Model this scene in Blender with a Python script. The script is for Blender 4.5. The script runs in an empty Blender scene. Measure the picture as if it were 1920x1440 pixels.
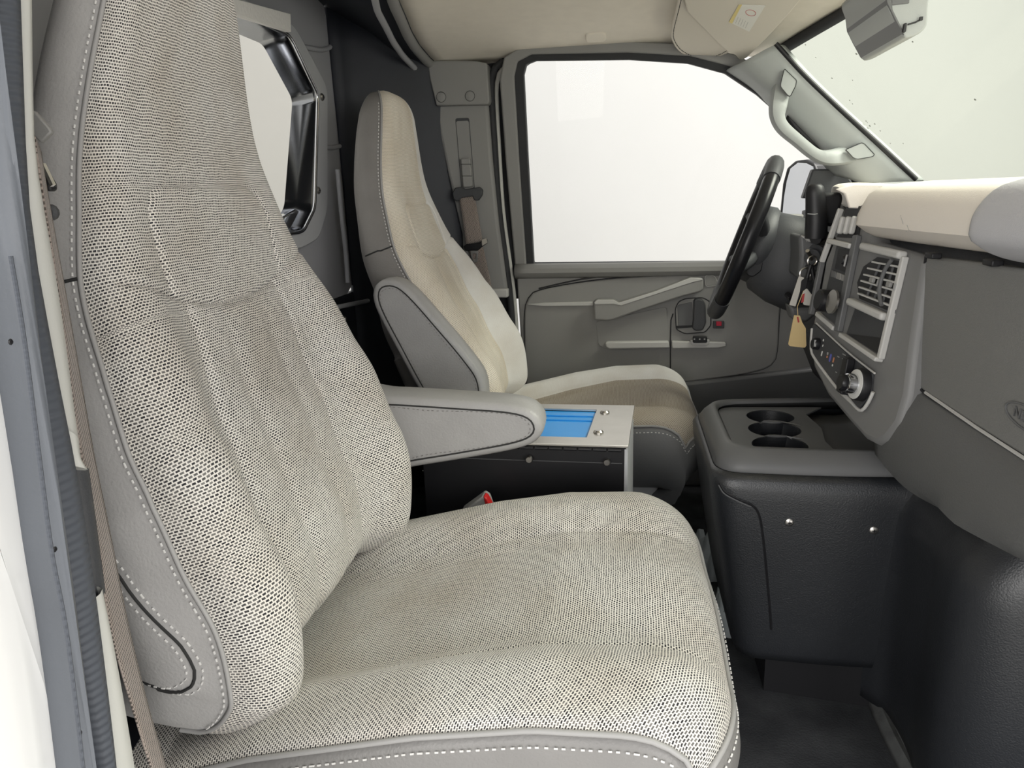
import bpy, bmesh, math, random
from math import sin, cos, radians, pi, sqrt, exp, hypot
from mathutils import Vector, Matrix
random.seed(7)
scene = bpy.context.scene
COL = scene.collection

# ---------------------------------------------------------------- camera
FPX, YAW, PITCH, ROLL = 1350.0, radians(9.0), radians(14.5), radians(2.0)
CAM = Vector((0, 0, .86))
DIR = Vector((-sin(YAW)*cos(PITCH), cos(YAW)*cos(PITCH), -sin(PITCH)))
_r0 = Vector((cos(YAW), sin(YAW), 0)); _u0 = _r0.cross(DIR)
RGT = cos(ROLL)*_r0 - sin(ROLL)*_u0
UPV = sin(ROLL)*_r0 + cos(ROLL)*_u0
cd = bpy.data.cameras.new('camera'); cam = bpy.data.objects.new('camera', cd); COL.objects.link(cam)
cd.sensor_width = 36; cd.lens = FPX/1920*36; cd.clip_start = .02
cam.matrix_world = Matrix(((RGT.x, UPV.x, -DIR.x, CAM.x), (RGT.y, UPV.y, -DIR.y, CAM.y), (RGT.z, UPV.z, -DIR.z, CAM.z), (0, 0, 0, 1)))
scene.camera = cam
# ---------------------------------------------------------------- world, lights, exposure
w = bpy.data.worlds.new('world'); scene.world = w; w.use_nodes = True
bg = w.node_tree.nodes['Background']; bg.inputs[0].default_value = (.98, .99, 1, 1); bg.inputs[1].default_value = 1.0
scene.view_settings.view_transform = 'Standard'; scene.view_settings.look = 'None'
scene.view_settings.exposure = 0.15; scene.view_settings.gamma = 1; scene.view_settings.use_curve_mapping = False

def area(name, loc, target, size, power, color=(1, 1, 1)):
    l = bpy.data.lights.new(name, 'AREA'); l.shape = 'RECTANGLE'; l.size, l.size_y = size; l.energy = power; l.color = color
    o = bpy.data.objects.new(name, l); COL.objects.link(o); o.location = loc
    o.rotation_euler = (Vector(target)-Vector(loc)).to_track_quat('-Z', 'Y').to_euler()
    return o
area('fill_light_side', (2.7, -2.7, 1.25), (-.1, 1.2, .7), (2.4, 1.6), 100, (1, .97, .93))  # added fill light from the open door side, no such lamp known
area('fill_light_rear', (-1.3, -3.2, 1.15), (.4, 1.2, .7), (2.4, 1.6), 66, (1, .97, .93))  # second added fill, brightens the dash and rear-facing surfaces
area('fill_light_front', (2.4, 1.3, 3.4), (.2, 1.2, .7), (2.0, 2.0), 330, (1, .97, .92))  # added fill through the windshield for cushion and dash pad

# ---------------------------------------------------------------- helpers
def P(x, y, X=None, Y=None, Z=None, plane=None):
    """a place in the van: where the sight line of frame point (x, y) meets a plane"""
    r = DIR + RGT*((x-960)/FPX) + UPV*((720-y)/FPX)
    if plane is not None: n, p = plane; t = n.dot(p-CAM)/n.dot(r)
    elif Y is not None: t = (Y-CAM.y)/r.y
    elif X is not None: t = (X-CAM.x)/r.x
    else: t = (Z-CAM.z)/r.z
    return CAM + r*t

def lerp(a, b, t): return a+(b-a)*t
def interp(x, xs, ys):
    if x <= xs[0]: return ys[0]
    for i in range(1, len(xs)):
        if x <= xs[i]: return lerp(ys[i-1], ys[i], (x-xs[i-1])/(xs[i]-xs[i-1]))
    return ys[-1]
def sst(a, b, x):
    t = max(0, min(1, (x-a)/(b-a))); return t*t*(3-2*t)
def cr(pts, n, closed=False):
    """Catmull-Rom through pts, n samples spread by arc length"""
    pts = [Vector(p) for p in pts]; m = len(pts); out = []
    segs = m if closed else m-1; K = 12
    for i in range(segs):
        if closed: p0, p1, p2, p3 = pts[i-1], pts[i], pts[(i+1) % m], pts[(i+2) % m]
        else: p0, p1, p2, p3 = pts[max(i-1, 0)], pts[i], pts[i+1], pts[min(i+2, m-1)]
        for k in range(K):
            t = k/K
            out.append(.5*((2*p1)+(p2-p0)*t+(2*p0-5*p1+4*p2-p3)*t*t+(3*p1-p0-3*p2+p3)*t**3))
    out.append(pts[0].copy() if closed else pts[-1].copy())
    return resample(out, n, closed)
def resample(pl, n, closed=False):
    d = [0]
    for a, b in zip(pl, pl[1:]): d.append(d[-1]+(b-a).length)
    L = d[-1]; res = []; j = 0; cnt = n if closed else n-1
    for k in range(n):
        t = L*k/cnt
        while j < len(d)-2 and d[j+1] < t: j += 1
        s = (t-d[j])/max(d[j+1]-d[j], 1e-9); res.append(pl[j].lerp(pl[j+1], min(max(s, 0), 1)))
    return res

def put(o, parent):
    COL.objects.link(o)
    if parent is not None:
        o.parent = parent
        M = Matrix.Translation(parent.location) if parent.type == 'EMPTY' else Matrix()
        o.matrix_parent_inverse = M.inverted()
    return o
def thing(name, label, cat, loc, group=None, kind=None):
    o = bpy.data.objects.new(name, None); o.empty_display_size = .05; COL.objects.link(o); o.location = loc
    return tag(o, label, cat, group, kind)
def tag(o, label, cat=None, group=None, kind=None):
    o['label'] = label
    if cat: o['category'] = cat
    if group: o['group'] = group
    if kind: o['kind'] = kind
    return o
def struct(o, label=None, cat=None):
    o['kind'] = 'structure'
    if label: o['label'] = label
    if cat: o['category'] = cat
    return o
def mk(name, v, f, mat, parent=None, smooth=True, sharp=35, uv=None, bevel=0, seg=2, solid=0):
    me = bpy.data.meshes.new(name); me.from_pydata([tuple(p) for p in v], [], f)
    if uv:
        ul = me.uv_layers.new(name='UVMap')
        for lp in me.loops: ul.data[lp.index].uv = uv[lp.vertex_index]
    bm = bmesh.new(); bm.from_mesh(me); bmesh.ops.recalc_face_normals(bm, faces=bm.faces); bm.to_mesh(me); bm.free()
    me.materials.append(M[mat])
    if smooth:
        me.polygons.foreach_set('use_smooth', [True]*len(me.polygons))
        if sharp: me.set_sharp_from_angle(angle=radians(sharp))
    o = bpy.data.objects.new(name, me)
    if solid:
        s = o.modifiers.new('solid', 'SOLIDIFY'); s.thickness = abs(solid); s.offset = -1 if solid > 0 else 1
    if bevel:
        b = o.modifiers.new('bevel', 'BEVEL'); b.width = bevel; b.segments = seg; b.limit_method = 'ANGLE'; b.angle_limit = radians(30)
        b.harden_normals = False
    return put(o, parent)
def slab(name, pts, ext, mat, parent=None, bevel=0, seg=2, smooth=True):
    """closed outline pts pushed along ext (vector): a plate with real thickness"""
    n = len(pts); ext = Vector(ext); v = [Vector(p) for p in pts]+[Vector(p)+ext for p in pts]
    f = [tuple(range(n)), tuple(range(2*n-1, n-1, -1))]+[(i, (i+1) % n, n+(i+1) % n, n+i) for i in range(n)]
    return mk(name, v, f, mat, parent, smooth, 35, None, bevel, seg)
def ringslab(name, outer, inner, ext, mat, parent=None, bevel=0, seg=2):
    """frame between two outlines with the same number of points"""
    n = len(outer); ext = Vector(ext)
    v = [Vector(p) for p in outer]+[Vector(p) for p in inner]+[Vector(p)+ext for p in outer]+[Vector(p)+ext for p in inner]
    f = []
    for i in range(n):
        j = (i+1) % n
        f += [(i, j, n+j, n+i), (2*n+i, 3*n+i, 3*n+j, 2*n+j), (i, 2*n+i, 2*n+j, j), (n+i, n+j, 3*n+j, 3*n+i)]
    return mk(name, v, f, mat, parent, True, 35, None, bevel, seg)
def grid(name, rows, mat, parent=None, closed=False, caps=False, solid=0, sharp=40, uvoff=(0, 0), flip=False):
    nr, nc = len(rows), len(rows[0]); v = [Vector(p) for r in rows for p in r]; f = []
    for i in range(nr-1):
        for j in range(nc if closed else nc-1):
            k = (j+1) % nc
            q = (i*nc+j, i*nc+k, (i+1)*nc+k, (i+1)*nc+j); f.append(q[::-1] if flip else q)
    if caps: f += [tuple(range(nc)), tuple(range(nr*nc-1, (nr-1)*nc-1, -1))]
    uv = []
    mid = rows[nr//2]; cu = [0]
    for a, b in zip(mid, mid[1:]): cu.append(cu[-1]+(Vector(b)-Vector(a)).length)
    cv = [0]
    for a, b in zip(rows, rows[1:]): cv.append(cv[-1]+(Vector(b[nc//2])-Vector(a[nc//2])).length)
    for i in range(nr):
        for j in range(nc): uv.append((cu[j]+uvoff[0], cv[i]+uvoff[1]))
    return mk(name, v, f, mat, parent, True, sharp, uv, 0, 2, solid)
def frames(pts, closed=False):
    n = len(pts); T = []
    for i in range(n):
        a = pts[i-1] if (i or closed) else pts[0]; b = pts[(i+1) % n] if (i < n-1 or closed) else pts[-1]
        t = (b-a); T.append(t.normalized() if t.length > 1e-9 else Vector((0, 0, 1)))
    ref = Vector((0, 0, 1)) if abs(T[0].z) < .9 else Vector((1, 0, 0))
    N = [(ref-T[0]*ref.dot(T[0])).normalized()]
    for i in range(1, n):
        x = N[-1]-T[i]*N[-1].dot(T[i]); N.append(x.normalized())
    return T, N
def tube(name, pts, r, mat, parent=None, closed=False, sides=8, caps=True, link=True):
    pts = [Vector(p) for p in pts]; T, N = frames(pts, closed); rows = []
    for i, (p, t, nn) in enumerate(zip(pts, T, N)):
        b = t.cross(nn); rr = r[i] if isinstance(r, (list, tuple)) else r
        rows.append([p+nn*(rr*cos(2*pi*k/sides))+b*(rr*sin(2*pi*k/sides)) for k in range(sides)])
    if closed: rows.append(rows[0])
    if not link: return rows
    v = [p for rw in rows for p in rw]; f = []; s = sides
    for i in range(len(rows)-1):
        for k in range(s): f.append((i*s+k, i*s+(k+1) % s, (i+1)*s+(k+1) % s, (i+1)*s+k))
    if caps and not closed: f += [tuple(range(s)), tuple(range(len(v)-1, len(v)-s-1, -1))]
    return mk(name, v, f, mat, parent, True, 50)
def stitches(name, pts, mat, parent, r=.0009, on=.0052, off=.0027):
    """a row of separate thread loops along a seam, joined in one part"""
    pts = [Vector(p) for p in pts]; L = sum((b-a).length for a, b in zip(pts, pts[1:]))
    step = .0017; n = max(4, int(L/step)); pp = resample(pts, n); v = []; f = []; s = 5
    T, N = frames(pp); per = on+off; cur = None; d = 0
    runs = []; 
    for i in range(n):
        ph = (d % per)
        if ph < on:
            if cur is None: cur = []
            cur.append(i)
        elif cur is not None: runs.append(cur); cur = None
        d += L/(n-1)
    for run in runs:
        if len(run) < 2: continue
        a, b = pp[run[0]], pp[run[-1]]; t = T[run[0]]; nn = N[run[0]]; bb = t.cross(nn); k0 = len(v)
        for q in (a, b):
            for k in range(s): v.append(q+nn*(r*cos(2*pi*k/s))+bb*(r*sin(2*pi*k/s)))
        f += [(k0+k, k0+(k+1) % s, k0+s+(k+1) % s, k0+s+k) for k in range(s)]+[tuple(range(k0, k0+s)), tuple(range(k0+2*s-1, k0+s-1, -1))]
    o = mk(name, v, f, mat, parent, True, 60); o['kind'] = 'stuff'
    return o
def box(name, c, size, mat, parent=None, bevel=.003, rot=None, seg=2):
    c = Vector(c); hx, hy, hz = [s/2 for s in size]; R = rot or Matrix.Identity(3)
    v = [c+R @ Vector((sx*hx, sy*hy, sz*hz)) for sx in (-1, 1) for sy in (-1, 1) for sz in (-1, 1)]
    f = [(0, 1, 3, 2), (4, 6, 7, 5), (0, 4, 5, 1), (2, 3, 7, 6), (0, 2, 6, 4), (1, 5, 7, 3)]
    return mk(name, v, f, mat, parent, True, 35, None, bevel, seg)
def lathe(name, c, axis, prof, mat, parent=None, sides=28, sharp=40):
    """prof: (radius, height along axis) pairs"""
    c = Vector(c); a = Vector(axis).normalized(); u = a.orthogonal().normalized(); b = a.cross(u)
    v = []; f = []; s = sides
    for r, h in prof:
        for k in range(s): v.append(c+a*h+u*(r*cos(2*pi*k/s))+b*(r*sin(2*pi*k/s)))
    for i in range(len(prof)-1):
        for k in range(s): f.append((i*s+k, i*s+(k+1) % s, (i+1)*s+(k+1) % s, (i+1)*s+k))
    f += [tuple(range(s)), tuple(range(len(v)-1, len(v)-s-1, -1))]
    return mk(name, v, f, mat, parent, True, sharp)
def rrect(c, eu, ev, w, h, r, n=5):
    """rounded rectangle outline in the plane of eu, ev"""
    pts = []
    for (sx, sy, a0) in ((1, 1, 0), (-1, 1, 90), (-1, -1, 180), (1, -1, 270)):
        for k in range(n+1):
            a = radians(a0+90*k/n); pts.append(Vector(c)+eu*(sx*(w/2-r)+r*cos(a))+ev*(sy*(h/2-r)+r*sin(a)))
    return pts
def roundpoly(pts, r, n=4):
    """round the corners of a polygon"""
    pts = [Vector(p) for p in pts]; out = []; m = len(pts)
    for i in range(m):
        p, a, b = pts[i], pts[i-1], pts[(i+1) % m]; da, db = a-p, b-p
        rr = r[i] if isinstance(r, (list, tuple)) else r
        k = min(rr, da.length*.45, db.length*.45); A, B = p+da.normalized()*k, p+db.normalized()*k
        for j in range(n+1):
            t = j/n; out.append(A*(1-t)**2+p*2*t*(1-t)+B*t*t)
    return out
from mathutils.bvhtree import BVHTree
def tree(o):
    return BVHTree.FromPolygons([v.co.copy() for v in o.data.vertices], [tuple(p.vertices) for p in o.data.polygons])
def on(bv, x, y, off=0):
    """the spot on a built surface behind frame point (x, y), lifted by off along the surface normal"""
    r = (DIR + RGT*((x-960)/FPX) + UPV*((720-y)/FPX)).normalized(); h, n, i, d = bv.ray_cast(CAM, r)
    if h is None: return P(x, y, Y=1.1)
    if n.dot(r) > 0: n = -n
    return h+n*off
def text(name, s, c, eu, ev, size, mat, parent=None, depth=.0004):
    cu = bpy.data.curves.new(name, 'FONT'); cu.body = s; cu.size = size; cu.extrude = depth; cu.align_x = 'CENTER'; cu.align_y = 'CENTER'
    o = bpy.data.objects.new(name, cu); COL.objects.link(o)
    nrm = eu.cross(ev)
    mw = Matrix(((eu.x, ev.x, nrm.x, c.x), (eu.y, ev.y, nrm.y, c.y), (eu.z, ev.z, nrm.z, c.z), (0, 0, 0, 1)))
    dg = bpy.context.evaluated_depsgraph_get(); me = bpy.data.meshes.new_from_object(o.evaluated_get(dg))
    bpy.data.objects.remove(o); me.transform(mw); me.materials.clear(); me.materials.append(M[mat])
    return put(bpy.data.objects.new(name, me), parent)

# ---------------------------------------------------------------- materials
M = {}
def mat(name, color, rough=.6, metal=0, bump=0, bscale=400, var=0, vscale=6, spec=.4, detail=3, vcol=None, aniso=None):
    m = bpy.data.materials.new(name); m.use_nodes = True; nt = m.node_tree; b = nt.nodes['Principled BSDF']
    b.inputs['Base Color'].default_value = (*color, 1); b.inputs['Roughness'].default_value = rough; b.inputs['Metallic'].default_value = metal
    b.inputs['Specular IOR Level'].default_value = spec
    tc = nt.nodes.new('ShaderNodeTexCoord')
    if bump:
        n = nt.nodes.new('ShaderNodeTexNoise'); n.inputs['Scale'].default_value = bscale; n.inputs['Detail'].default_value = detail
        nt.links.new(tc.outputs['Object'], n.inputs['Vector'])
        bp = nt.nodes.new('ShaderNodeBump'); bp.inputs['Strength'].default_value = bump; bp.inputs['Distance'].default_value = .001
        nt.links.new(n.outputs['Fac'], bp.inputs['Height']); nt.links.new(bp.outputs['Normal'], b.inputs['Normal'])
    if var:
        n = nt.nodes.new('ShaderNodeTexNoise'); n.inputs['Scale'].default_value = vscale; n.inputs['Detail'].default_value = 6
        nt.links.new(tc.outputs['Object'], n.inputs['Vector'])
        r = nt.nodes.new('ShaderNodeValToRGB'); r.color_ramp.elements[0].position = .3; r.color_ramp.elements[1].position = .7
        c2 = vcol or tuple(c*(1-var) for c in color)
        r.color_ramp.elements[0].color = (*c2, 1); r.color_ramp.elements[1].color = (*color, 1)
        nt.links.new(n.outputs['Fac'], r.inputs['Fac']); nt.links.new(r.outputs['Color'], b.inputs['Base Color'])
    M[name] = m; return m
def fabric(name, light, dark, bw, rh, mortar, rot=0, uvname=True, thresh=.5):
    """woven cloth: short dark dashes staggered on a pale ground"""
    m = bpy.data.materials.new(name); m.use_nodes = True; nt = m.node_tree; L = nt.links; b = nt.nodes['Principled BSDF']
    b.inputs['Roughness'].default_value = .95; b.inputs['Specular IOR Level'].default_value = .1
    b.inputs['Sheen Weight'].default_value = .15
    uv = nt.nodes.new('ShaderNodeUVMap'); uv.uv_map = 'UVMap'
    wob = nt.nodes.new('ShaderNodeTexNoise'); wob.inputs['Scale'].default_value = 45; wob.inputs['Detail'].default_value = 2
    L.new(uv.outputs[0], wob.inputs['Vector'])
    ms = nt.nodes.new('ShaderNodeVectorMath'); ms.operation = 'MULTIPLY_ADD'; ms.inputs[1].default_value = (.0034, .0034, 0)
    L.new(wob.outputs['Color'], ms.inputs[0]); L.new(uv.outputs[0], ms.inputs[2])
    mp = nt.nodes.new('ShaderNodeMapping'); mp.inputs['Rotation'].default_value = (0, 0, rot); L.new(ms.outputs[0], mp.inputs['Vector'])
    br = nt.nodes.new('ShaderNodeTexBrick'); br.offset = .5; br.inputs['Scale'].default_value = 1; br.inputs['Mortar Smooth'].default_value = .35
    br.inputs['Brick Width'].default_value = bw; br.inputs['Row Height'].default_value = rh; br.inputs['Mortar Size'].default_value = mortar
    br.inputs['Color1'].default_value = (0, 0, 0, 1); br.inputs['Color2'].default_value = (.24, .24, .24, 1); br.inputs['Mortar'].default_value = (1, 1, 1, 1)
    L.new(mp.outputs[0], br.inputs['Vector'])
    fn = nt.nodes.new('ShaderNodeTexNoise'); fn.inputs['Scale'].default_value = 900; L.new(mp.outputs[0], fn.inputs['Vector'])
    mx = nt.nodes.new('ShaderNodeMix'); mx.data_type = 'RGBA'; mx.inputs['A'].default_value = (*dark, 1); mx.inputs['B'].default_value = (*light, 1)
    ad = nt.nodes.new('ShaderNodeMath'); ad.operation = 'MULTIPLY_ADD'; ad.inputs[1].default_value = .5; ad.inputs[2].default_value = -.25
    L.new(fn.outputs['Fac'], ad.inputs[0])
    a2 = nt.nodes.new('ShaderNodeMath'); a2.operation = 'ADD'; a2.use_clamp = True
    L.new(br.outputs['Color'], a2.inputs[0]); L.new(ad.outputs[0], a2.inputs[1]); L.new(a2.outputs[0], mx.inputs['Factor'])
    big = nt.nodes.new('ShaderNodeTexNoise'); big.inputs['Scale'].default_value = 9; big.inputs['Detail'].default_value = 4; L.new(uv.outputs[0], big.inputs['Vector'])
    rp = nt.nodes.new('ShaderNodeValToRGB'); rp.color_ramp.elements[0].position = .3; rp.color_ramp.elements[0].color = (.86, .83, .79, 1)
    rp.color_ramp.elements[1].position = .62; rp.color_ramp.elements[1].color = (1, 1, 1, 1); L.new(big.outputs['Fac'], rp.inputs['Fac'])
    mu = nt.nodes.new('ShaderNodeMix'); mu.data_type = 'RGBA'; mu.blend_type = 'MULTIPLY'; mu.inputs['Factor'].default_value = 1
    L.new(mx.outputs['Result'], mu.inputs['A']); L.new(rp.outputs['Color'], mu.inputs['B']); L.new(mu.outputs['Result'], b.inputs['Base Color'])
    bp = nt.nodes.new('ShaderNodeBump'); bp.inputs['Strength'].default_value = .5; bp.inputs['Distance'].default_value = .0008
    L.new(a2.outputs[0], bp.inputs['Height']); L.new(bp.outputs['Normal'], b.inputs['Normal'])
    M[name] = m; return m
def glass(name, tint, gloss=.06):
    m = bpy.data.materials.new(name); m.use_nodes = True; nt = m.node_tree; nt.nodes.remove(nt.nodes['Principled BSDF'])
    t = nt.nodes.new('ShaderNodeBsdfTransparent'); t.inputs[0].default_value = (*tint, 1)
    g = nt.nodes.new('ShaderNodeBsdfGlossy'); g.inputs['Roughness'].default_value = .02
    f = nt.nodes.new('ShaderNodeLayerWeight'); f.inputs['Blend'].default_value = .5
    pw = nt.nodes.new('ShaderNodeMath'); pw.operation = 'POWER'; pw.inputs[1].default_value = 5; nt.links.new(f.outputs['Facing'], pw.inputs[0])
    sc = nt.nodes.new('ShaderNodeMath'); sc.operation = 'MULTIPLY_ADD'; sc.inputs[1].default_value = .08; sc.inputs[2].default_value = .004; nt.links.new(pw.outputs[0], sc.inputs[0])
    x = nt.nodes.new('ShaderNodeMixShader'); nt.links.new(sc.outputs[0], x.inputs[0]); nt.links.new(t.outputs[0], x.inputs[1]); nt.links.new(g.outputs[0], x.inputs[2])
    nt.links.new(x.outputs[0], nt.nodes['Material Output'].inputs[0]); M[name] = m; return m

fabric('seat_fabric', (.75, .725, .68), (.016, .016, .021), .0042, .0029, .00068)
fabric('seat_fabric_weave', (.50, .45, .38), (.20, .17, .14), .0040, .0034, .0009)
fabric('seat_fabric_far_lit', (.84, .785, .68), (.46, .41, .34), .0036, .0030, .0008)  # lighter copy of the seat cloth, light on the driver backrest put into colour
fabric('seat_fabric_lit', (.86, .85, .83), (.66, .65, .63), .0022, .0018, .0005)  # pale colour carries the light on the driver seat's outboard bolsters
fabric('belt_webbing', (.36, .31, .285), (.07, .06, .055), .0042, .0034, .0009, rot=.5)
mat('leather', (.36, .355, .35), .42, bump=.55, bscale=300, var=.08, vscale=20, spec=.45)
mat('leather_shell_lit', (.46, .452, .445), .42, bump=.55, bscale=300, var=.08, vscale=20, spec=.45)  # brighter copy of the leather, light on the backrest sides put into colour
mat('leather_skirt_dim', (.22, .214, .207), .42, bump=.55, bscale=300, var=.08, vscale=20, spec=.45)  # darker copy of the leather, dimmer light on the skirt put into colour
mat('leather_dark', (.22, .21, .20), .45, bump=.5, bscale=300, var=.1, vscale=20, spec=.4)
mat('thread', (.72, .71, .69), .8)
mat('piping', (.33, .325, .32), .5, bump=.2)
mat('seam_dark', (.03, .03, .03), .8)
mat('plastic_dark', (.055, .057, .062), .5, bump=.4, bscale=700, var=.15, vscale=15, spec=.4)
mat('plastic_console', (.021, .023, .027), .36, bump=.5, bscale=450, var=.12, vscale=10, spec=.7)
mat('plastic_stack', (.20, .20, .20), .45, bump=.12, bscale=900, spec=.4)
mat('plastic_lower', (.115, .117, .117), .5, bump=.5, bscale=500, spec=.4)
mat('plastic_bezel', (.125, .127, .13), .45, bump=.12, bscale=900, spec=.4)
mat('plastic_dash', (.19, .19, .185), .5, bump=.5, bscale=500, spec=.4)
mat('plastic_door', (.275, .272, .264), .55, bump=.35, bscale=600, spec=.35)
mat('plastic_light', (.52, .515, .50), .5, bump=.15, bscale=700, spec=.4)
mat('plastic_pillar', (.26, .257, .25), .55, bump=.25, bscale=600, spec=.35)
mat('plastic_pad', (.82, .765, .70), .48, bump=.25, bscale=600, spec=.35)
mat('plastic_airbag', (.50, .50, .525), .5, bump=.3, bscale=600, spec=.35)
mat('plastic_apillar', (.36, .377, .37), .5, bump=.2, bscale=600, spec=.35)
mat('black', (.012, .012, .014), .45, spec=.4)
mat('black_gloss', (.012, .012, .014), .28, spec=.3)
mat('rubber', (.03, .031, .034), .7, bump=.3, bscale=300)
mat('seal', (.115, .125, .142), .5, bump=.3, bscale=250)
mat('seal_dark', (.075, .083, .10), .6, bump=.5, bscale=120)
_m = M['seal_dark']; _nt = _m.node_tree; _w = _nt.nodes.new('ShaderNodeTexWave'); _w.bands_direction = 'Z'; _w.inputs['Scale'].default_value = 55
_tc = [n for n in _nt.nodes if n.type == 'TEX_COORD'][0]; _bp = [n for n in _nt.nodes if n.type == 'BUMP'][0]
_nt.links.new(_tc.outputs['Object'], _w.inputs['Vector']); _nt.links.new(_w.outputs['Fac'], _bp.inputs['Height']); _bp.inputs['Distance'].default_value = .002
mat('carpet', (.075, .078, .084), .95, bump=.9, bscale=260, var=.5, vscale=9, spec=.1, vcol=(.03, .032, .036))
mat('headliner', (.84, .785, .69), .95, bump=.3, bscale=900, var=.05, vscale=30, spec=.05)
mat('visor', (.70, .655, .575), .9, bump=.3, bscale=500, spec=.1)
mat('white_paint', (.80, .80, .79), .25, spec=.5)
mat('jamb', (.52, .52, .49), .55, bump=.15, bscale=500)
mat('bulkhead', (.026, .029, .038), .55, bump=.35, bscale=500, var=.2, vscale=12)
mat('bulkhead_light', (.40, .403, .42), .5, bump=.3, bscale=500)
mat('frame_grey', (.50, .51, .52), .55, bump=.5, bscale=700)
mat('chrome', (.75, .76, .78), .08, metal=1)
mat('chrome_dark', (.34, .35, .37), .16, metal=1)
mat('steel', (.62, .60, .56), .32, metal=.9, bump=.05, bscale=900, var=.08, vscale=30)
mat('zinc', (.55, .53, .50), .3, metal=1)
mat('label_silver', (.92, .90, .85), .5, bump=.9, bscale=160)
mat('paper', (.78, .77, .72), .8)
mat('paper_text', (.45, .44, .42), .8)
mat('red_print', (.45, .06, .06), .7)
mat('yellow_print', (.75, .62, .25), .7)
mat('red', (.55, .02, .02), .35)
mat('red_lamp', (.5, .03, .06), .3)
mat('tag_card', (.70, .53, .27), .8, var=.08)
mat('tag_grey', (.55, .53, .49), .6)
mat('blue_print', (.12, .13, .45), .6)
mat('orange_print', (.6, .25, .12), .6)
mat('white_print', (.72, .72, .7), .6)
mat('grey_print', (.35, .35, .35), .6)
mat('ring_light', (.62, .62, .60), .4)
mat('cloth_grey', (.55, .60, .61), .95, bump=.6, bscale=200, var=.3, vscale=20)
mat('pedestal', (.55, .55, .54), .7, bump=.3, bscale=300)
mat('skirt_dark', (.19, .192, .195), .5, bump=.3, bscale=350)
mat('mirror', (.85, .87, .92), .02, metal=1)
mat('booth_front_dimmed', (.335, .335, .33), .9, var=.03, vscale=1.2)  # same wall paint, darkened in colour to dim the view ahead
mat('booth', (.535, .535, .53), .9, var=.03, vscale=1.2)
mat('booth_floor', (.62, .61, .58), .8)
mat('strip', (.13, .135, .135), .6, bump=.5, bscale=200, var=.4, vscale=40)
glass('glass_clear', (.985, .985, .98)); glass('glass_screen', (.86, .88, .835)); glass('glass_rear', (.93, .92, .89))
mat('blue_tray', (.02, .30, .78), .35, spec=.5)

# ================================================================ SETTING
YD = 2.10          # inner face of the driver door
# --- floor
struct(mk('floor', [(-1.0, .30, 0), (1.3, .30, 0), (1.3, 2.2, 0), (-1.0, 2.2, 0)], [(0, 1, 2, 3)], 'carpet', solid=.03, smooth=False), 'dark grey rubber floor mat', 'floor')
# --- headliner
def roofz(x, y):
    t = abs(y-1.265)/.80
    return 1.300-.065*t**3-.05*sst(.1, .55, x)-.02*sst(-.3, -.7, x)
def headx(y): return .545-.13*(abs(y-1.265)/.70)**2
def rearx(y):
    d = abs(y-1.265); return interp(d, [0, .18, .22, .31, .40, .50, .60, .69, .77, .85], [-.425, -.43, -.44, -.462, -.486, -.501, -.516, -.5215, -.516, -.50])
rows = []
for i in range(41):
    y = .46+(2.115-.46)*i/40; row = []
    for j in range(25):
        t = j/24; x0 = rearx(y); x = x0+(headx(y)-x0)*t; row.append((x, y, roofz(x, y)))
    rows.append(row)
roof = struct(grid('ceiling', rows, 'headliner', solid=-.02), 'beige fabric headliner', 'ceiling')
rows = []
for i in range(21):
    y = .30+(2.24-.30)*i/20
    rows.append([(-.80+1.28*j/10, y, 1.40-.12*(abs(y-1.265)/.97)**4-.10*sst(.35, .85, -.80+1.28*j/10)) for j in range(11)])
struct(grid('roof_skin', rows, 'white_paint', solid=-.02), 'white painted van roof over the cab', 'roof')
# badge pressed in the headliner above the driver door
bc = P(1117, 73, Y=2.0); bc.z = roofz(bc.x, 2.0)-.006
hb = slab('headliner_badge', rrect(bc, Vector((1, 0, 0)), Vector((0, .95, -.3)), .052, .042, .012), (0, 0, .012), 'headliner', roof, .003)
hb['label'] = 'small rounded badge pressed into the headliner'

rows = []
for i in range(41):
    y = .46+(2.075-.46)*i/40; row = []
    for j in range(9):
        t = j/8; x1 = rearx(y)+.004; x = -.80+(x1+.80)*t; row.append((x, y, roofz(x1, y)-.001-.012*sin(pi*min(1, (1-t)*2))+.10*sst(0, 1, 1-t)))
    rows.append(row)
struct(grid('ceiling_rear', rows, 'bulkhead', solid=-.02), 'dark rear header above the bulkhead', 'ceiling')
# --- bulkhead behind the seats, with window
XB = -.75
def yz(pts): return [Vector((XB, y, z)) for y, z in pts]
halfo = [(p.y, p.z) for p in (P(604, 165, X=XB), P(604, 395, X=XB), P(588, 447, X=XB), P(556, 466, X=XB))]
def mirr(right, top, r):
    """octagon from its right half (top corner first, going down), mirrored about the van's middle"""
    m = 2*1.42; pts = [top]+right; pts = pts+[(m-y, z) for y, z in reversed(pts)]
    return roundpoly(yz(pts), r, 5)
fo = mirr(halfo, (P(541, 52, X=XB).y, 1.255), .03)
hi = [(p.y, p.z) for p in (P(583, 178, X=XB), P(577, 392, X=XB), P(556, 434, X=XB))]
fi = mirr([hi[0], hi[1], hi[2], (hi[2][0]-.03, hi[2][1]-.004)], (P(528, 66, X=XB).y, 1.226), .02)
hg = [(p.y, p.z) for p in (P(570, 186, X=XB), P(535, 395, X=XB), P(520, 412, X=XB))]
bulk = thing('wall_bulkhead', 'dark contoured bulkhead wall behind the two seats', 'wall', (XB, 1.265, 0), kind='structure')
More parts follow.
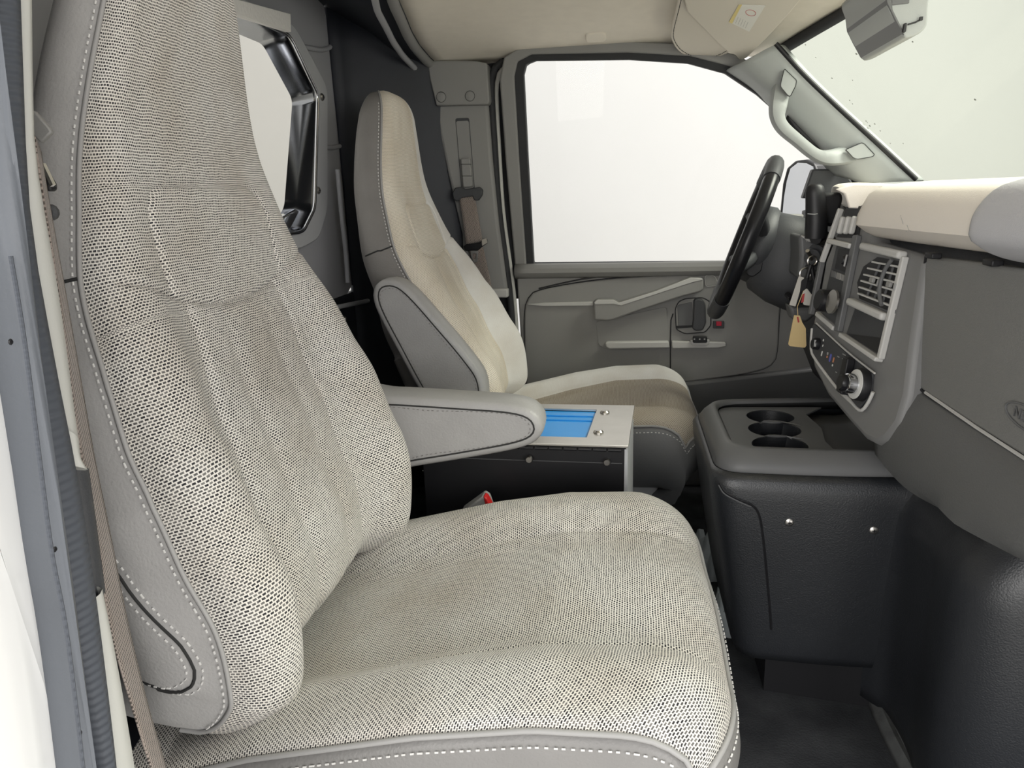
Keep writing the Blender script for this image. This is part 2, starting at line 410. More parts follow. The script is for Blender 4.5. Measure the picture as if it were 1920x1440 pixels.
# panel round the opening: the opening outline thrown out to a rectangle
pc = Vector((XB, 1.42, 1.0)); outer = []
for p in fi:
    d = p-pc; k = min(((.545 if d.y > 0 else .88)/abs(d.y)) if abs(d.y) > 1e-6 else 9, ((.41 if d.z > 0 else .40)/abs(d.z)) if abs(d.z) > 1e-6 else 9); outer.append(pc+d*k)
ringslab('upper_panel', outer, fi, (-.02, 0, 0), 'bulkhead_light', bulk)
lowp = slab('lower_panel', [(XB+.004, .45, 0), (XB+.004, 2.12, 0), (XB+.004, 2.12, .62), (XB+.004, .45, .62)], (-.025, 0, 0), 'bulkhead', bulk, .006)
# wing bent forward to the driver's pillar
rows = []
wing = [(-.755, 1.935), (-.735, 1.965), (-.70, 1.99), (-.66, 2.0), (-.62, 2.03), (-.57, 2.06), (-.50, 2.10), (-.40, 2.125)]
for i in range(13):
    z = 1.38*i/12; rows.append([(x, y-.012*sst(.9, 1.3, z), z) for x, y in wing])
grid('side_wing', rows, 'bulkhead', bulk, solid=.015)
rows = [[(x, 2.53-y, z) for x, y, z in r] for r in rows]
grid('side_wing', rows, 'bulkhead', bulk, solid=-.015)
# pressed ribs beside the window
for a, b, c2, yy in (((632, 95), (640, 272), (628, 55), .006), ((646, 110), (652, 268), (655, 80), .006)):
    pts = [P(x, y, X=XB+.004) for x, y in (c2, a, ((a[0]+b[0])/2-1, (a[1]+b[1])/2), b)]
    tube('pressed_rib', cr(pts, 14), .007, 'bulkhead_light', bulk, sides=8)
tube('pressed_rib', [P(x, y, X=XB+.003) for x, y in ((606, 276), (622, 277), (642, 273))], .006, 'bulkhead_light', bulk)
tube('pressed_rib', cr([P(x, y, X=-.70) for x, y in ((633, 318), (640, 400), (648, 470), (652, 530))], 14), .006, 'bulkhead_light', bulk)
tube('pressed_rib', cr([P(x, y, X=XB+.004) for x, y in ((545, 80), (580, 90), (612, 92), (640, 70))], 14), .006, 'bulkhead_light', bulk)
tube('grab_rail', [P(x, y, X=-.70) for x, y in ((560, 592), (622, 578), (690, 564))], .006, 'frame_grey', bulk)
lathe('rail_bolt', P(643, 598, X=-.712), (1, 0, 0), [(.008, 0), (.008, .006), (.005, .010)], 'zinc', bulk, 10)
tube('latch_rod', [P(x, y, X=-.71) for x, y in ((706, 640), (711, 660), (713, 680))], .006, 'frame_grey', bulk)
box('latch_block', P(708, 690, X=-.722), (.014, .03, .03), 'bulkhead_light', bulk)
# roof bow trim between headliner and bulkhead
bow = [P(748, -30, Y=1.80), P(760, 20, Y=1.88), P(780, 75, Y=1.96), P(803, 112, Y=2.03)]
rows = []
for t in range(15):
    p = cr(bow, 15)[t]
    rows.append([p+Vector((-.16, 0, .03)), p+Vector((-.10, 0, .00)), p+Vector((-.05, -.005, -.03)), p+Vector((-.018, -.008, -.025)), p+Vector((-.004, -.004, -.008)), p+Vector((.012, 0, .004))])
bowp = [Vector((rearx(y)-.010, y, roofz(rearx(y), y)-.004)) for y in [.47+1.60*k/50 for k in range(51)]]
bowo = struct(tube('trim_bow', bowp, .013, 'plastic_door'), 'dark grey roof bow trim behind the headliner', 'trim')
tube('bow_ridge', [p+Vector((-.036, 0, -.016)) for p in bowp], .008, 'bulkhead_light', bowo)
# window: frame, reveal, pane
win = thing('window_bulkhead', 'bulkhead window with cut corners and a chrome-lined reveal', 'window', (XB, 1.265, .77), kind='structure')
ringslab('window_frame', [p+Vector((.016, 0, 0)) for p in fo], [fi[min(len(fi)-1, int(i*len(fi)/len(fo)))]+Vector((.016, 0, 0)) for i in range(len(fo))], (-.016, 0, 0), 'frame_grey', win, .004) if len(fi) == len(fo) else None
gp = [Vector((XB-.045, 1.42+(p.y-1.42)*(.98-.08*sst(1.15, .85, p.z)), .99+(p.z-.99)*.93)) for p in fi]
n = len(fi)
rows = [[p+Vector((.017, 0, 0)) for p in fi], [p+Vector((.010, 0, 0))+(pc-p).normalized()*.006 for p in fi], [lerp(p, g, .5) for p, g in zip(fi, gp)], gp]
grid('window_reveal', rows, 'chrome_dark', win, closed=True)
tube('chrome_bead', [p+Vector((.019, 0, 0))+(pc-p).normalized()*.003 for p in fi], .0045, 'chrome', win, closed=True)
cp = [P(x, y, X=XB-.012) for x, y in ((528, 408), (556, 392), (573, 400), (568, 425), (555, 435), (530, 432))]
slab('chrome_corner', cp, (-.02, 0, 0), 'chrome', win, .004)
slab('pane', gp, (-.004, 0, 0), 'glass_rear', win)
for x, y in ((603, 182), (596, 357)):
    c = P(x, y, X=XB+.017); s = lathe('frame_screw', c, (1, 0, 0), [(.009, -.001), (.009, .002), (.006, .005)], 'zinc', win, 14)
    box('screw_slot', c+Vector((.005, 0, 0)), (.002, .010, .002), 'black', s, 0); box('screw_slot', c+Vector((.005, 0, 0)), (.002, .002, .010), 'black', s, 0)
lb = [P(x, y, X=XB+.035) for x, y in ((395, -15), (545, 26), (546, 60), (395, 12))]
o = slab('label_plate', lb, (-.014, 0, 0), 'label_silver', None, .001); tag(o, 'silver textured strip fixed above the bulkhead window', 'label')

# --- driver's B-pillar trim
bp = thing('pillar_trim_driver', 'grey driver-side B-pillar trim carrying the seat belt', 'pillar trim', (-.43, 2.1, .2), kind='structure')
YB = 2.075
main = [P(x, y, Y=YB) for x, y in ((812, 195), (915, 190), (923, 300), (935, 420), (951, 540), (950, 556), (925, 560))]+[P(925, 560, Y=YB)+Vector((0, 0, -.42)), P(866, 440, Y=YB)+Vector((-.02, 0, -.55)), P(866, 440, Y=YB), P(840, 330, Y=YB)]
slab('lower_trim', main, (0, .04, 0), 'plastic_pillar', bp, .010, 3)
up = [P(x, y, Y=YB-.02) for x, y in ((800, 113), (846, 113), (893, 114), (913, 118), (918, 190), (915, 196), (818, 198), (806, 150))]
slab('upper_cap', up, (0, .06, 0), 'plastic_pillar', bp, .010, 3)
for x, y in ((827, 182), (881, 180)): lathe('screw_cap', P(x, y, Y=YB-.0225), (0, -1, 0), [(.0125, -.004), (.0125, .0005), (.0115, .0012)], 'plastic_pillar', bp, 20)
for x, y in ((827, 182), (881, 180)): tube('cap_gap', [P(x, y, Y=YB-.0203)+Vector((.0132*cos(a*pi/10), 0, .0132*sin(a*pi/10))) for a in range(20)], .0007, 'black', bp, closed=True, sides=5)
sl = [P(x, y, Y=YB-.001) for x, y in ((855, 227), (879, 226), (889, 352), (866, 356))]
ringslab('adjuster_slot', roundpoly([p+(p-sum(sl, Vector())/4)*.08 for p in sl], .006), roundpoly(sl, .006), (0, .002, 0), 'plastic_dark', bp)
ad = [P(x, y, Y=YB-.016) for x, y in ((863, 297), (881, 296), (886, 350), (868, 352))]
slab('height_adjuster', roundpoly(ad, .006), (0, .018, 0), 'plastic_pillar', bp, .003)
for yy in (308, 330): tube('adjuster_line', [P(863+(yy-297)*.08, yy, Y=YB-.0165), P(883+(yy-297)*.08, yy, Y=YB-.0165)], .0008, 'black', bp, sides=5)
# --- seals and painted flange between pillar and door
def pxtube(name, px, Y, r, m, parent, n=24, **k): return tube(name, cr([P(x, y, Y=Y) for x, y in px], n), r, m, parent, **k)
sg = thing('trim_door_seal', 'black rubber door seal beside the driver pillar', 'seal', (-.33, 2.1, .2), kind='structure')
pxtube('seal_tube', ((1000, 108), (955, 112), (927, 128), (921, 165), (926, 260), (936, 400), (955, 545), (962, 640), (970, 760)), 2.095, .010, 'rubber', sg, 40)
pxtube('painted_flange', ((1000, 108), (965, 113), (940, 130), (931, 165), (935, 260), (944, 400), (963, 545), (970, 640), (978, 760)), 2.10, .006, 'jamb', sg, 40)
slab('seal_backing', [P(x, y, Y=2.128) for x, y in ((885, 80), (1010, 80), (1000, 112), (975, 130), (976, 300), (992, 560), (915, 560), (905, 300))], (0, .02, 0), 'rubber', sg)
slab('latch_recess', [P(x, y, Y=2.12) for x, y in ((910, 556), (962, 556), (985, 800), (900, 800))], (0, .02, 0), 'black', sg)
box('pillar_foot', P(936, 549, Y=YB), (.055, .03, .025), 'plastic_light', sg, .004)

# --- driver door
door = thing('door_driver', 'grey moulded driver door with closed window', 'door', (.1, 2.12, .2), kind='structure')
WN = Vector((0, -1, -.11)).normalized(); WP = (WN, Vector((0, 2.125, .66)))
def W(x, y, off=0): return P(x, y, plane=WP)+WN*off
gl = [(1001, 494), (990, 300), (982, 140), (987, 121), (1005, 114), (1180, 112), (1290, 119), (1360, 138), (1420, 178), (1470, 222), (1545, 300), (1590, 352), (1592, 490)]
fr = [(967, 505), (949, 300), (938, 150), (946, 108), (985, 84), (1180, 78), (1300, 84), (1384, 104), (1446, 144), (1498, 192), (1574, 270), (1625, 330), (1630, 500)]
ringslab('window_frame', [W(x, y, .012) for x, y in fr], [W(lerp(x, g[0], .62), lerp(y, g[1], .62), .012) for (x, y), g in zip(fr, gl)], -WN*.04, 'plastic_pillar', door, .004)
ringslab('window_seal', [W(lerp(x, g[0], .55), lerp(y, g[1], .55), .006) for (x, y), g in zip(fr, gl)], [W(*g, .006) for g in gl], -WN*.03, 'rubber', door, .002)
slab('window_glass', [W(*g, -.012) for g in [(x, y) for x, y in gl]], -WN*.004, 'glass_clear', door)
def D(x, y, off=0): return P(x, y, Y=YD-off)
base = [D(968, 508), D(1340, 500), D(1500, 498), D(1610, 496), Vector((.62, YD, .10)), Vector((-.29, YD, .10))]
slab('door_card', base, (0, .05, 0), 'plastic_door', door, .006)
# rolled top edge
rows = []
for k in range(30):
    a = P(966, 498, Y=YD).lerp(P(1600, 489, Y=YD), k/29)
    rr = .012+.010*min(1, k/2)
    rows.append([a+Vector((0, .03-.0, 0)), a+Vector((0, .01, .004)), a+Vector((0, -.012, .002)), a+Vector((0, -.024, -.008)), a+Vector((0, -.026, -.020)), a+Vector((0, -.016, -.032)), a+Vector((0, .004, -.040))])
grid('window_sill', rows, 'plastic_pillar', door, solid=.003)
inset = [(984, 640), (984, 590), (990, 562), (1010, 545), (1100, 528), (1200, 519), (1340, 514), (1440, 516), (1462, 535), (1460, 600), (1456, 660), (1445, 684), (1400, 699), (1290, 715), (1150, 735), (1020, 745), (992, 735), (986, 700)]
slab('door_inset', cr([D(x, y) for x, y in inset], 90, True), (0, -.010, 0), 'plastic_door', door, .006, 3)
tube('inset_groove', cr([D(x, y, .001) for x, y in inset], 90, True), .0028, 'black', door, closed=True, sides=6)
groove2 = [(1010, 541), (1100, 522), (1200, 513), (1300, 508), (1420, 508)]
tube('arc_groove', cr([D(x, y, .0) for x, y in groove2], 30), .0022, 'black', door, sides=6)
tube('card_split', [D(x, y, .0102) for x, y in ((1262, 588), (1258, 600), (1257, 640), (1257, 718))], .0018, 'black', door, sides=6)
# pull handle
hp = [(1113, 566), (1120, 562), (1150, 562), (1160, 568), (1230, 546), (1287, 524), (1296, 521), (1317, 522), (1319, 526), (1319, 543), (1312, 548), (1280, 556), (1200, 582), (1150, 600), (1140, 602), (1114, 600)]
hd = slab('pull_handle', [D(x, y, .045) for x, y in hp], (0, .04, 0), 'plastic_door', door, .005, 3)
ht = [(1114, 567), (1120, 562), (1150, 562), (1160, 568), (1230, 546), (1287, 524), (1296, 521), (1317, 522), (1318, 525), (1300, 529), (1232, 551), (1165, 573), (1150, 570), (1116, 571)]
o = slab('handle_top', [D(x, y, .047) for x, y in ht], (0, .006, 0), 'plastic_light', door, .001); o['label'] = 'pale top edge of the pull handle'
st = [(989, 571), (1020, 568), (1112, 566), (1112, 573), (1020, 574)]
slab('trim_strip', [D(x, y, .018) for x, y in st], (0, .010, 0), 'plastic_light', door, .001)
# map pocket with pale lip
pk = [(1117, 603), (1250, 575), (1254, 640), (1254, 655), (1140, 656), (1122, 648)]
slab('pocket_back', roundpoly([D(x, y, .0125) for x, y in pk], .01), (0, .003, 0), 'plastic_door', door, .001)
lip = [(1134, 643), (1140, 641), (1254, 640), (1256, 653), (1142, 655), (1136, 651)]
o = slab('pocket_lip', [D(x, y, .028) for x, y in lip], (0, .02, 0), 'plastic_light', door, .004); o['label'] = 'pale lip of the door pocket'
lip2 = [(1260, 640), (1330, 641), (1361, 642), (1362, 650), (1345, 653), (1260, 654)]
slab('pocket_lip', [D(x, y, .026) for x, y in lip2], (0, .016, 0), 'plastic_light', door, .003)
# inner release lever in its plate
pl = [(1266, 580), (1272, 566), (1285, 560), (1318, 558), (1332, 566), (1333, 610), (1322, 623), (1285, 626), (1268, 618)]
slab('lever_plate', roundpoly([D(x, y, .016) for x, y in pl], .008), (0, .006, 0), 'plastic_door', door, .002)
tube('plate_gap', roundpoly([D(x, y, .0155) for x, y in pl], .008), .0015, 'black', door, closed=True, sides=6)
pl2 = [(1270, 572), (1298, 566), (1300, 610), (1272, 612)]
slab('lever_cup', roundpoly([D(x, y, .0175) for x, y in pl2], .006), (0, .002, 0), 'plastic_bezel', door, .001)
lv = [(1301, 563), (1308, 560), (1318, 562), (1323, 572), (1324, 606), (1318, 620), (1304, 621), (1298, 616), (1300, 600)]
slab('release_lever', roundpoly([D(x, y, .035) for x, y in lv], .006), (0, .020, 0), 'plastic_dark', door, .004, 3)
slab('lever_slot', [D(x, y, .019) for x, y in ((1268, 611), (1300, 610), (1300, 614), (1269, 616))], (0, .002, 0), 'black', door)
slab('lock_bezel', roundpoly([D(x, y, .018) for x, y in ((1337, 602), (1358, 602), (1358, 616), (1337, 616))], .003), (0, .006, 0), 'plastic_dark', door, .001)
o = slab('lock_button', [D(x, y, .021) for x, y in ((1343, 603), (1353, 603), (1353, 611), (1343, 611))], (0, .005, 0), 'red_lamp', door, .001); o['label'] = 'small red lock button'
slab('switch_bezel', roundpoly([D(x, y, .031) for x, y in ((1294, 637), (1331, 637), (1329, 646), (1323, 648), (1301, 648), (1296, 646))], .003), (0, .006, 0), 'plastic_light', door, .001)
o = slab('window_switch', roundpoly([D(x, y, .037) for x, y in ((1299, 631), (1326, 631), (1326, 643), (1299, 643))], .004), (0, .008, 0), 'black', door, .002)
for x in (1302, 1312, 1321): box('switch_mark', D(x, 636, .0375), (.004, .001, .004), 'grey_print', o, 0)
sp = [(1322, 520), (1327, 515), (1340, 518), (1346, 530), (1343, 535), (1324, 537)]
slab('speaker_cover', roundpoly([D(x, y, .014) for x, y in sp], .006), (0, .010, 0), 'plastic_door', door, .002)
tube('speaker_gap', roundpoly([D(x, y, .012) for x, y in sp], .006), .0015, 'plastic_light', door, closed=True, sides=6)
# --- kick panel and sill below the door
kp = [Vector((-.4, 2.075, 0)), Vector((.95, 2.075, 0)), Vector((.95, 2.075, .27)), P(1540, 690, Y=2.075), P(1290, 718, Y=2.075), Vector((-.4, 2.075, .21))]
kick = struct(slab('wall_kick_panel', kp, (0, .05, 0), 'plastic_bezel', None, .008), 'grey kick panel below the driver door', 'panel')
tube('panel_joint', [P(x, y, Y=2.072) for x, y in ((1315, 777), (1342, 777), (1344, 800), (1336, 822), (1318, 826))], .0012, 'black', kick, sides=5)

# --- driver A-pillar trim with grab handle
ap = thing('pillar_trim_windshield', 'pale grey A-pillar trim with moulded grab handle', 'pillar trim', (.5, 2.0, .86), kind='structure')
front = cr([P(x, y, Y=1.955) for x, y in ((1449, 86), (1500, 142), (1560, 200), (1640, 273), (1712, 340))], 30)
rear = cr([P(x, y, Y=2.075) for x, y in ((1362, 132), (1412, 165), (1452, 205), (1510, 268), (1560, 325))], 30)
rows = []
for a, b in zip(front, rear):
    c = a.lerp(b, .5)+Vector((-.02, -.035, -.012))
    rows.append([a+Vector((.03, .02, 0)), a, a.lerp(c, .5)+Vector((0, -.006, 0)), c, c.lerp(b, .5)+Vector((-.004, -.006, 0)), b, b+Vector((.02, .03, 0))])
rows = [cr(r, 15) for r in rows]
o_ap = grid('pillar_cover', rows, 'plastic_apillar', ap, solid=.004)
ho = [(1462, 120), (1453, 160), (1446, 195), (1448, 222), (1462, 247), (1492, 272), (1522, 296), (1548, 308), (1580, 309), (1625, 300), (1648, 290)]
hi_ = [(1494, 145), (1486, 172), (1476, 205), (1474, 218), (1482, 232), (1505, 253), (1525, 270), (1538, 279), (1552, 281), (1585, 273), (1612, 262)]
HY = 1.945
A_, B_ = cr([P(x, y, Y=HY) for x, y in ho], 44), cr([P(x, y, Y=HY) for x, y in hi_], 44)
rows = []
for k, (a, b) in enumerate(zip(A_, B_)):
    t = k/43; dip = .03*max(sst(.25, 0, t), sst(.75, 1, t)); o_ = Vector((0, dip, 0))
    m = a.lerp(b, .5); rows.append([a+Vector((0, .030, 0))+o_, a+Vector((0, .012, 0))+o_, a.lerp(b, .12)+o_, m+Vector((0, -.004, 0))+o_, a.lerp(b, .88)+o_, b+Vector((0, .010, 0))+o_, b+Vector((0, .030, 0))+o_])
grid('grab_handle', rows, 'plastic_apillar', ap, closed=True, caps=True, sharp=50)
for q in (((1469, 130), (1492, 152), (1490, 162), (1480, 182), (1475, 180), (1462, 164), (1462, 158)), ((1583, 281), (1613, 268), (1618, 270), (1637, 290), (1634, 294), (1606, 299), (1598, 297))):
    cp = [P(x, y, Y=HY-.006+.012) for x, y in q]; cp = [p+Vector((0, -.011, 0)) for p in cp]
    slab('screw_cover', roundpoly(cp, .004), (0, .012, 0), 'plastic_apillar', ap, .0015)
    tube('cover_gap', roundpoly([p+Vector((0, .0, 0)) for p in cp], .004), .0009, 'black', ap, closed=True, sides=5)
bva = tree(o_ap)
hy = min(on(bva, x, y, 0).y for x, y in ((1476, 216), (1500, 245), (1525, 268), (1545, 284)))-.004
ha = cr([P(x, y, Y=hy) for x, y in ((1482, 206), (1506, 229), (1534, 256), (1562, 281))], 16); hb_ = cr([P(x, y, Y=hy) for x, y in ((1473, 222), (1488, 248), (1510, 270), (1536, 287))], 16)
grid('handle_hollow', [ha, hb_], 'black', ap, solid=.002)
sail = [P(x, y, Y=2.06) for x, y in ((1524, 317), (1578, 317), (1598, 340), (1600, 372), (1505, 372))]
slab('sail_panel', sail, (0, .03, 0), 'plastic_dark', ap, .004)

# --- windshield
ws = thing('window_windshield', 'large raked windshield with a few water drops', 'windshield', (.7, 1.265, .84), kind='structure')
def wtop(y): x = headx(y)+.006; return Vector((x, y, roofz(x, y)-.006))
def wbot(y): return Vector((.93-.20*(abs(y-1.265)/.70)**2, y, .845))
ys = [.50+(2.05-.50)*i/24 for i in range(25)]
rows = [[wtop(y).lerp(wbot(y), k/10) for y in ys] for k in range(11)]
grid('windshield_glass', rows, 'glass_screen', ws, solid=.005)
tube('header_seal', [wtop(y)+Vector((.002, 0, -.002)) for y in ys], .014, 'rubber', ws)
tube('pillar_seal', cr([p+Vector((.006, -.003, .004)) for p in front], 20), .006, 'black', ws)
drops = [(1501, 84), (1560, 39), (1615, 7), (1522, 108), (1525, 148), (1568, 189), (1604, 194), (1613, 227), (1630, 229), (1646, 245), (1675, 268), (1700, 268), (1707, 78), (1828, 186), (1528, 60), (1515, 70), (1635, 232), (1617, 236), (1490, 75), (1575, 40), (1610, 100), (1600, 150)]
for k, (x, y) in enumerate(drops):
    # where the sight line meets the sloping pane
    best = None
    for i in range(60):
        yy = 1.05+.92*i/59; a, b = wtop(yy), wbot(yy); p = P(x, y, Y=yy); t = (a.z-p.z)/(a.z-b.z); q = a.lerp(b, t); d = abs(q.x-p.x)
        if best is None or d < best[0]: best = (d, q)
    q = best[1]; r = random.uniform(.0014, .0028); nn = Vector((-.7, 0, -.7)).normalized()
    lathe('water_drop', q+nn*.0005, nn, [(r, 0), (r*.9, r*.4), (r*.4, r*.7)], 'grey_print', ws, 8)

# --- passenger B-pillar jamb beside the camera
XJ = -.36
pj = thing('pillar_jamb_passenger', 'cream door jamb with dark rubber seal at the open passenger door', 'door jamb', (XJ, .38, 0), kind='structure')
def J(x, y, off=0): return P(x, y, X=XJ+off)
def strip(name, L, R, off, m, depth=.03, n=30, bevel=.004):
    def ends(q):
        q = [J(x, y, off) for x, y in q]
        if q[0].z > .9: d = q[0]-q[1]; q.insert(0, q[0]+d*((1.33-q[0].z)/d.z))
        if q[-1].z < .50: d = q[-1]-q[-2]; q.append(q[-1]+d*((-.06-q[-1].z)/d.z))
        return q
    a = cr(ends(L), n); b = cr(ends(R), n)
    rows = [[p+Vector((-depth, 0, 0)), p, p.lerp(q, .15)+Vector((bevel, 0, 0)), p.lerp(q, .5)+Vector((bevel*1.3, 0, 0)), p.lerp(q, .85)+Vector((bevel, 0, 0)), q, q+Vector((-depth, 0, 0))] for p, q in zip(a, b)]
    return grid(name, rows, m, pj, caps=False, sharp=60)
strip('trim_upper', ((22, -40), (28, 150), (42, 420), (72, 640), (115, 860)), ((53, -40), (55, 150), (62, 300), (108, 560), (142, 830)), .0, 'jamb', .06)
strip('trim_cap', ((108, 800), (120, 850), (124, 872)), ((142, 825), (146, 862), (160, 882)), .004, 'jamb', .05)
strip('seal_inner', ((-40, -40), (-20, 300), (15, 560), (70, 900), (105, 1120), (150, 1320), (185, 1500)), ((24, -40), (30, 150), (44, 420), (90, 680), (135, 900), (168, 1110), (200, 1400), (208, 1500)), .008, 'seal_dark', .05, 40, .008)
strip('seal_ridge', ((-50, -80), (-35, 150), (-12, 380), (18, 560), (68, 860), (92, 1040), (120, 1200), (155, 1500)), ((-38, -80), (-24, 150), (-2, 380), (28, 560), (80, 860), (104, 1040), (134, 1200), (172, 1500)), .024, 'seal', .03, 40, .008)
strip('flange', ((-170, -80), (-130, 150), (-90, 380), (-40, 560), (20, 800), (50, 960), (85, 1200), (118, 1440), (125, 1500)), ((-45, -80), (-30, 150), (-8, 380), (22, 560), (72, 860), (96, 1040), (124, 1200), (160, 1500)), .0, 'seal', .004, 40)
strip('trim_lower', ((165, 1125), (175, 1200), (190, 1320), (205, 1500)), ((185, 1100), (215, 1240), (245, 1400), (262, 1500)), .0, 'jamb', .06)
strip('retractor_slot', ((128, 870), (150, 1000), (168, 1130)), ((162, 880), (178, 1000), (192, 1105)), -.006, 'plastic_dark', .05)  # dark belt retractor slot in the jamb trim
strip('body_skin', ((-360, -80), (-300, 150), (-260, 300), (-220, 700), (-190, 1000), (-160, 1500)), ((-180, -80), (-130, 150), (-60, 380), (0, 625), (48, 960), (84, 1200), (118, 1440), (126, 1500)), .004, 'white_paint', .08, 40)
o = slab('inner_pillar', [(-.40, .385, 0), (-.40, .405, .45), (-.40, .42, .70), (-.40, .44, 1.0), (-.40, .50, 1.3), (-.40, .40, 1.3), (-.40, .33, .55), (-.40, .30, 0)], (-.40, 0, 0), 'plastic_door', pj)
for x, y in ((20, 641), (103, 1030), (150, 1375)): lathe('seal_clip', J(x, y, .034), (1, 0, 0), [(.0018, 0), (.0012, .0006)], 'black', pj, 8)
bd_ = cr([J(x, y, .036) for x, y in ((20, 480), (46, 640), (74, 860), (98, 1040), (127, 1200), (163, 1500))], 60)
tube('seal_bead', bd_, .0012, 'seal_dark', pj, sides=6)
bs = slab('body_side', [(-.372, .285, -.30), (-1.6, .285, -.30), (-1.6, .285, .75), (-1.6, .325, 1.36), (-.372, .325, 1.36), (-.372, .285, .75)], (0, .02, 0), 'white_paint', pj); bs['label'] = 'white painted van side behind the door opening'
# passenger side header and front pillar, out of frame but shading the cab
struct(slab('trim_header_passenger', [(-.7, .44, 1.20), (.40, .44, 1.20), (.40, .50, 1.27), (-.7, .50, 1.27)], (0, -.10, .04), 'headliner'), 'header rail above the open passenger door', 'trim')
tubep = [Vector((.38, .54, 1.22)), Vector((.60, .50, 1.0)), Vector((.78, .48, .80)), Vector((.84, .47, .3))]
struct(tube('pillar_windshield_passenger', cr(tubep, 16), .045, 'plastic_apillar'), 'passenger side windshield pillar', 'pillar')

# ================================================================ SEATS
ZT = [.335, .37, .40, .469, .531, .60, .648, .71, .765, .803, .859, .917, .98, 1.054, 1.10, 1.145]
XT = [-.392, -.382, -.374, -.376, -.398, -.418, -.439, -.458, -.479, -.489, -.496, -.50, -.495, -.483, -.476, -.472]
WT = [.238, .243, .246, .250, .252, .252, .244, .232, .215, .203, .181, .160, .139, .115, .100, .090]
_pp = cr([(x, 0, z) for x, z in zip(XT, ZT)], 400)
_arc = [0]
for a, b in zip(_pp, _pp[1:]): _arc.append(_arc[-1]+(b-a).length)
BL = _arc[-1]
def bprof(s):
    i = min(int(s/BL*399), 398); t = s/BL*399-i
    p = _pp[i].lerp(_pp[i+1], t); tg = (_pp[min(i+4, 399)]-_pp[max(i-4, 0)]).normalized()
    return p, tg, Vector((tg.z, 0, -tg.x))
def bw(z):
    return interp(z, ZT, WT)
def s_of_z(z):
    for i in range(399):
        if _pp[i+1].z >= z: return BL*i/399
    return BL
TOPR, BOTR = .06, .06
def bend(s):
    """how far the end roundings have closed: (width factor, set-back)"""
    kw, kb = 1, 0
    if s > BL-TOPR:
        q = (s-(BL-TOPR))/TOPR; c = sqrt(max(0, 1-q*q)); kw = .15+.85*c**.8; kb = .030*(1-c)
    if s < BOTR:
        q = (BOTR-s)/BOTR; c = sqrt(max(0, 1-q*q)); kb = .05*(1-c)
    return kw, kb
def thick(z): return interp(z, [.33, .45, .6, .757, .9, 1.05, 1.15], [.15, .165, .15, .105, .085, .072, .055])
def seamz(u): return .745+.045*(abs(u)/.19)**1.7
def bfront(u, s, w):
    """how far the padded front stands forward of the piping plane"""
    p, _, _ = bprof(s); z = p.z; q = min(1, abs(u)/w)
    B = interp(z, [.35, .5, .68, .80, .95, 1.1], [.045, .056, .048, .034, .022, .018])
    Cn = interp(z, [.35, .5, .62, .72, .80, .95, 1.1], [.006, .004, .010, .020, .026, .024, .022])
    edge = sqrt(max(0, 1-((q-.80)/.20)**2)) if q > .80 else 1
    v = (Cn*(1-sst(.50, .80, q))+B*sst(.50, .80, q))*edge
    sz = seamz(u)
    below = sst(.012, -.012, z-sz)
    # flutes of the lower cushion
    for k, dep in ((.46, .0055), (-.46, .0055)):
        d = u/w-k; v -= dep*exp(-(d*w/.006)**2)*below*sst(.36, .42, z)
    v += .006*cos(min(abs(u)/w/.46, 1)*pi*.5)*below*sst(.74, .60, z)*0.9
    v -= .004*exp(-((abs(u)/w-.2)*w/.012)**2)*below*sst(.745, .70, z)
    # lumbar seam
    if q < .97: v -= .006*exp(-((z-sz)/.0035)**2)*(1-sst(.9, .97, q))
    # raised inset above it
    iu, i0, i1, r = .122, seamz(0), .885, .045
    cx, cz, hz = 0, (i0+i1)/2-.02, (i1-i0)/2+.02
    dx, dz = abs(u)-(iu-.10*max(0, (.80-z))-r), abs(z-cz)-(hz-r)
    sd = hypot(max(dx, 0), max(dz, 0))+min(max(dx, dz), 0)-r
    if z > sz+.002: v += -.0045*exp(-(sd/.0032)**2)+.003*sst(.004, -.012, sd)
    # upper seam low on the headrest
    return v

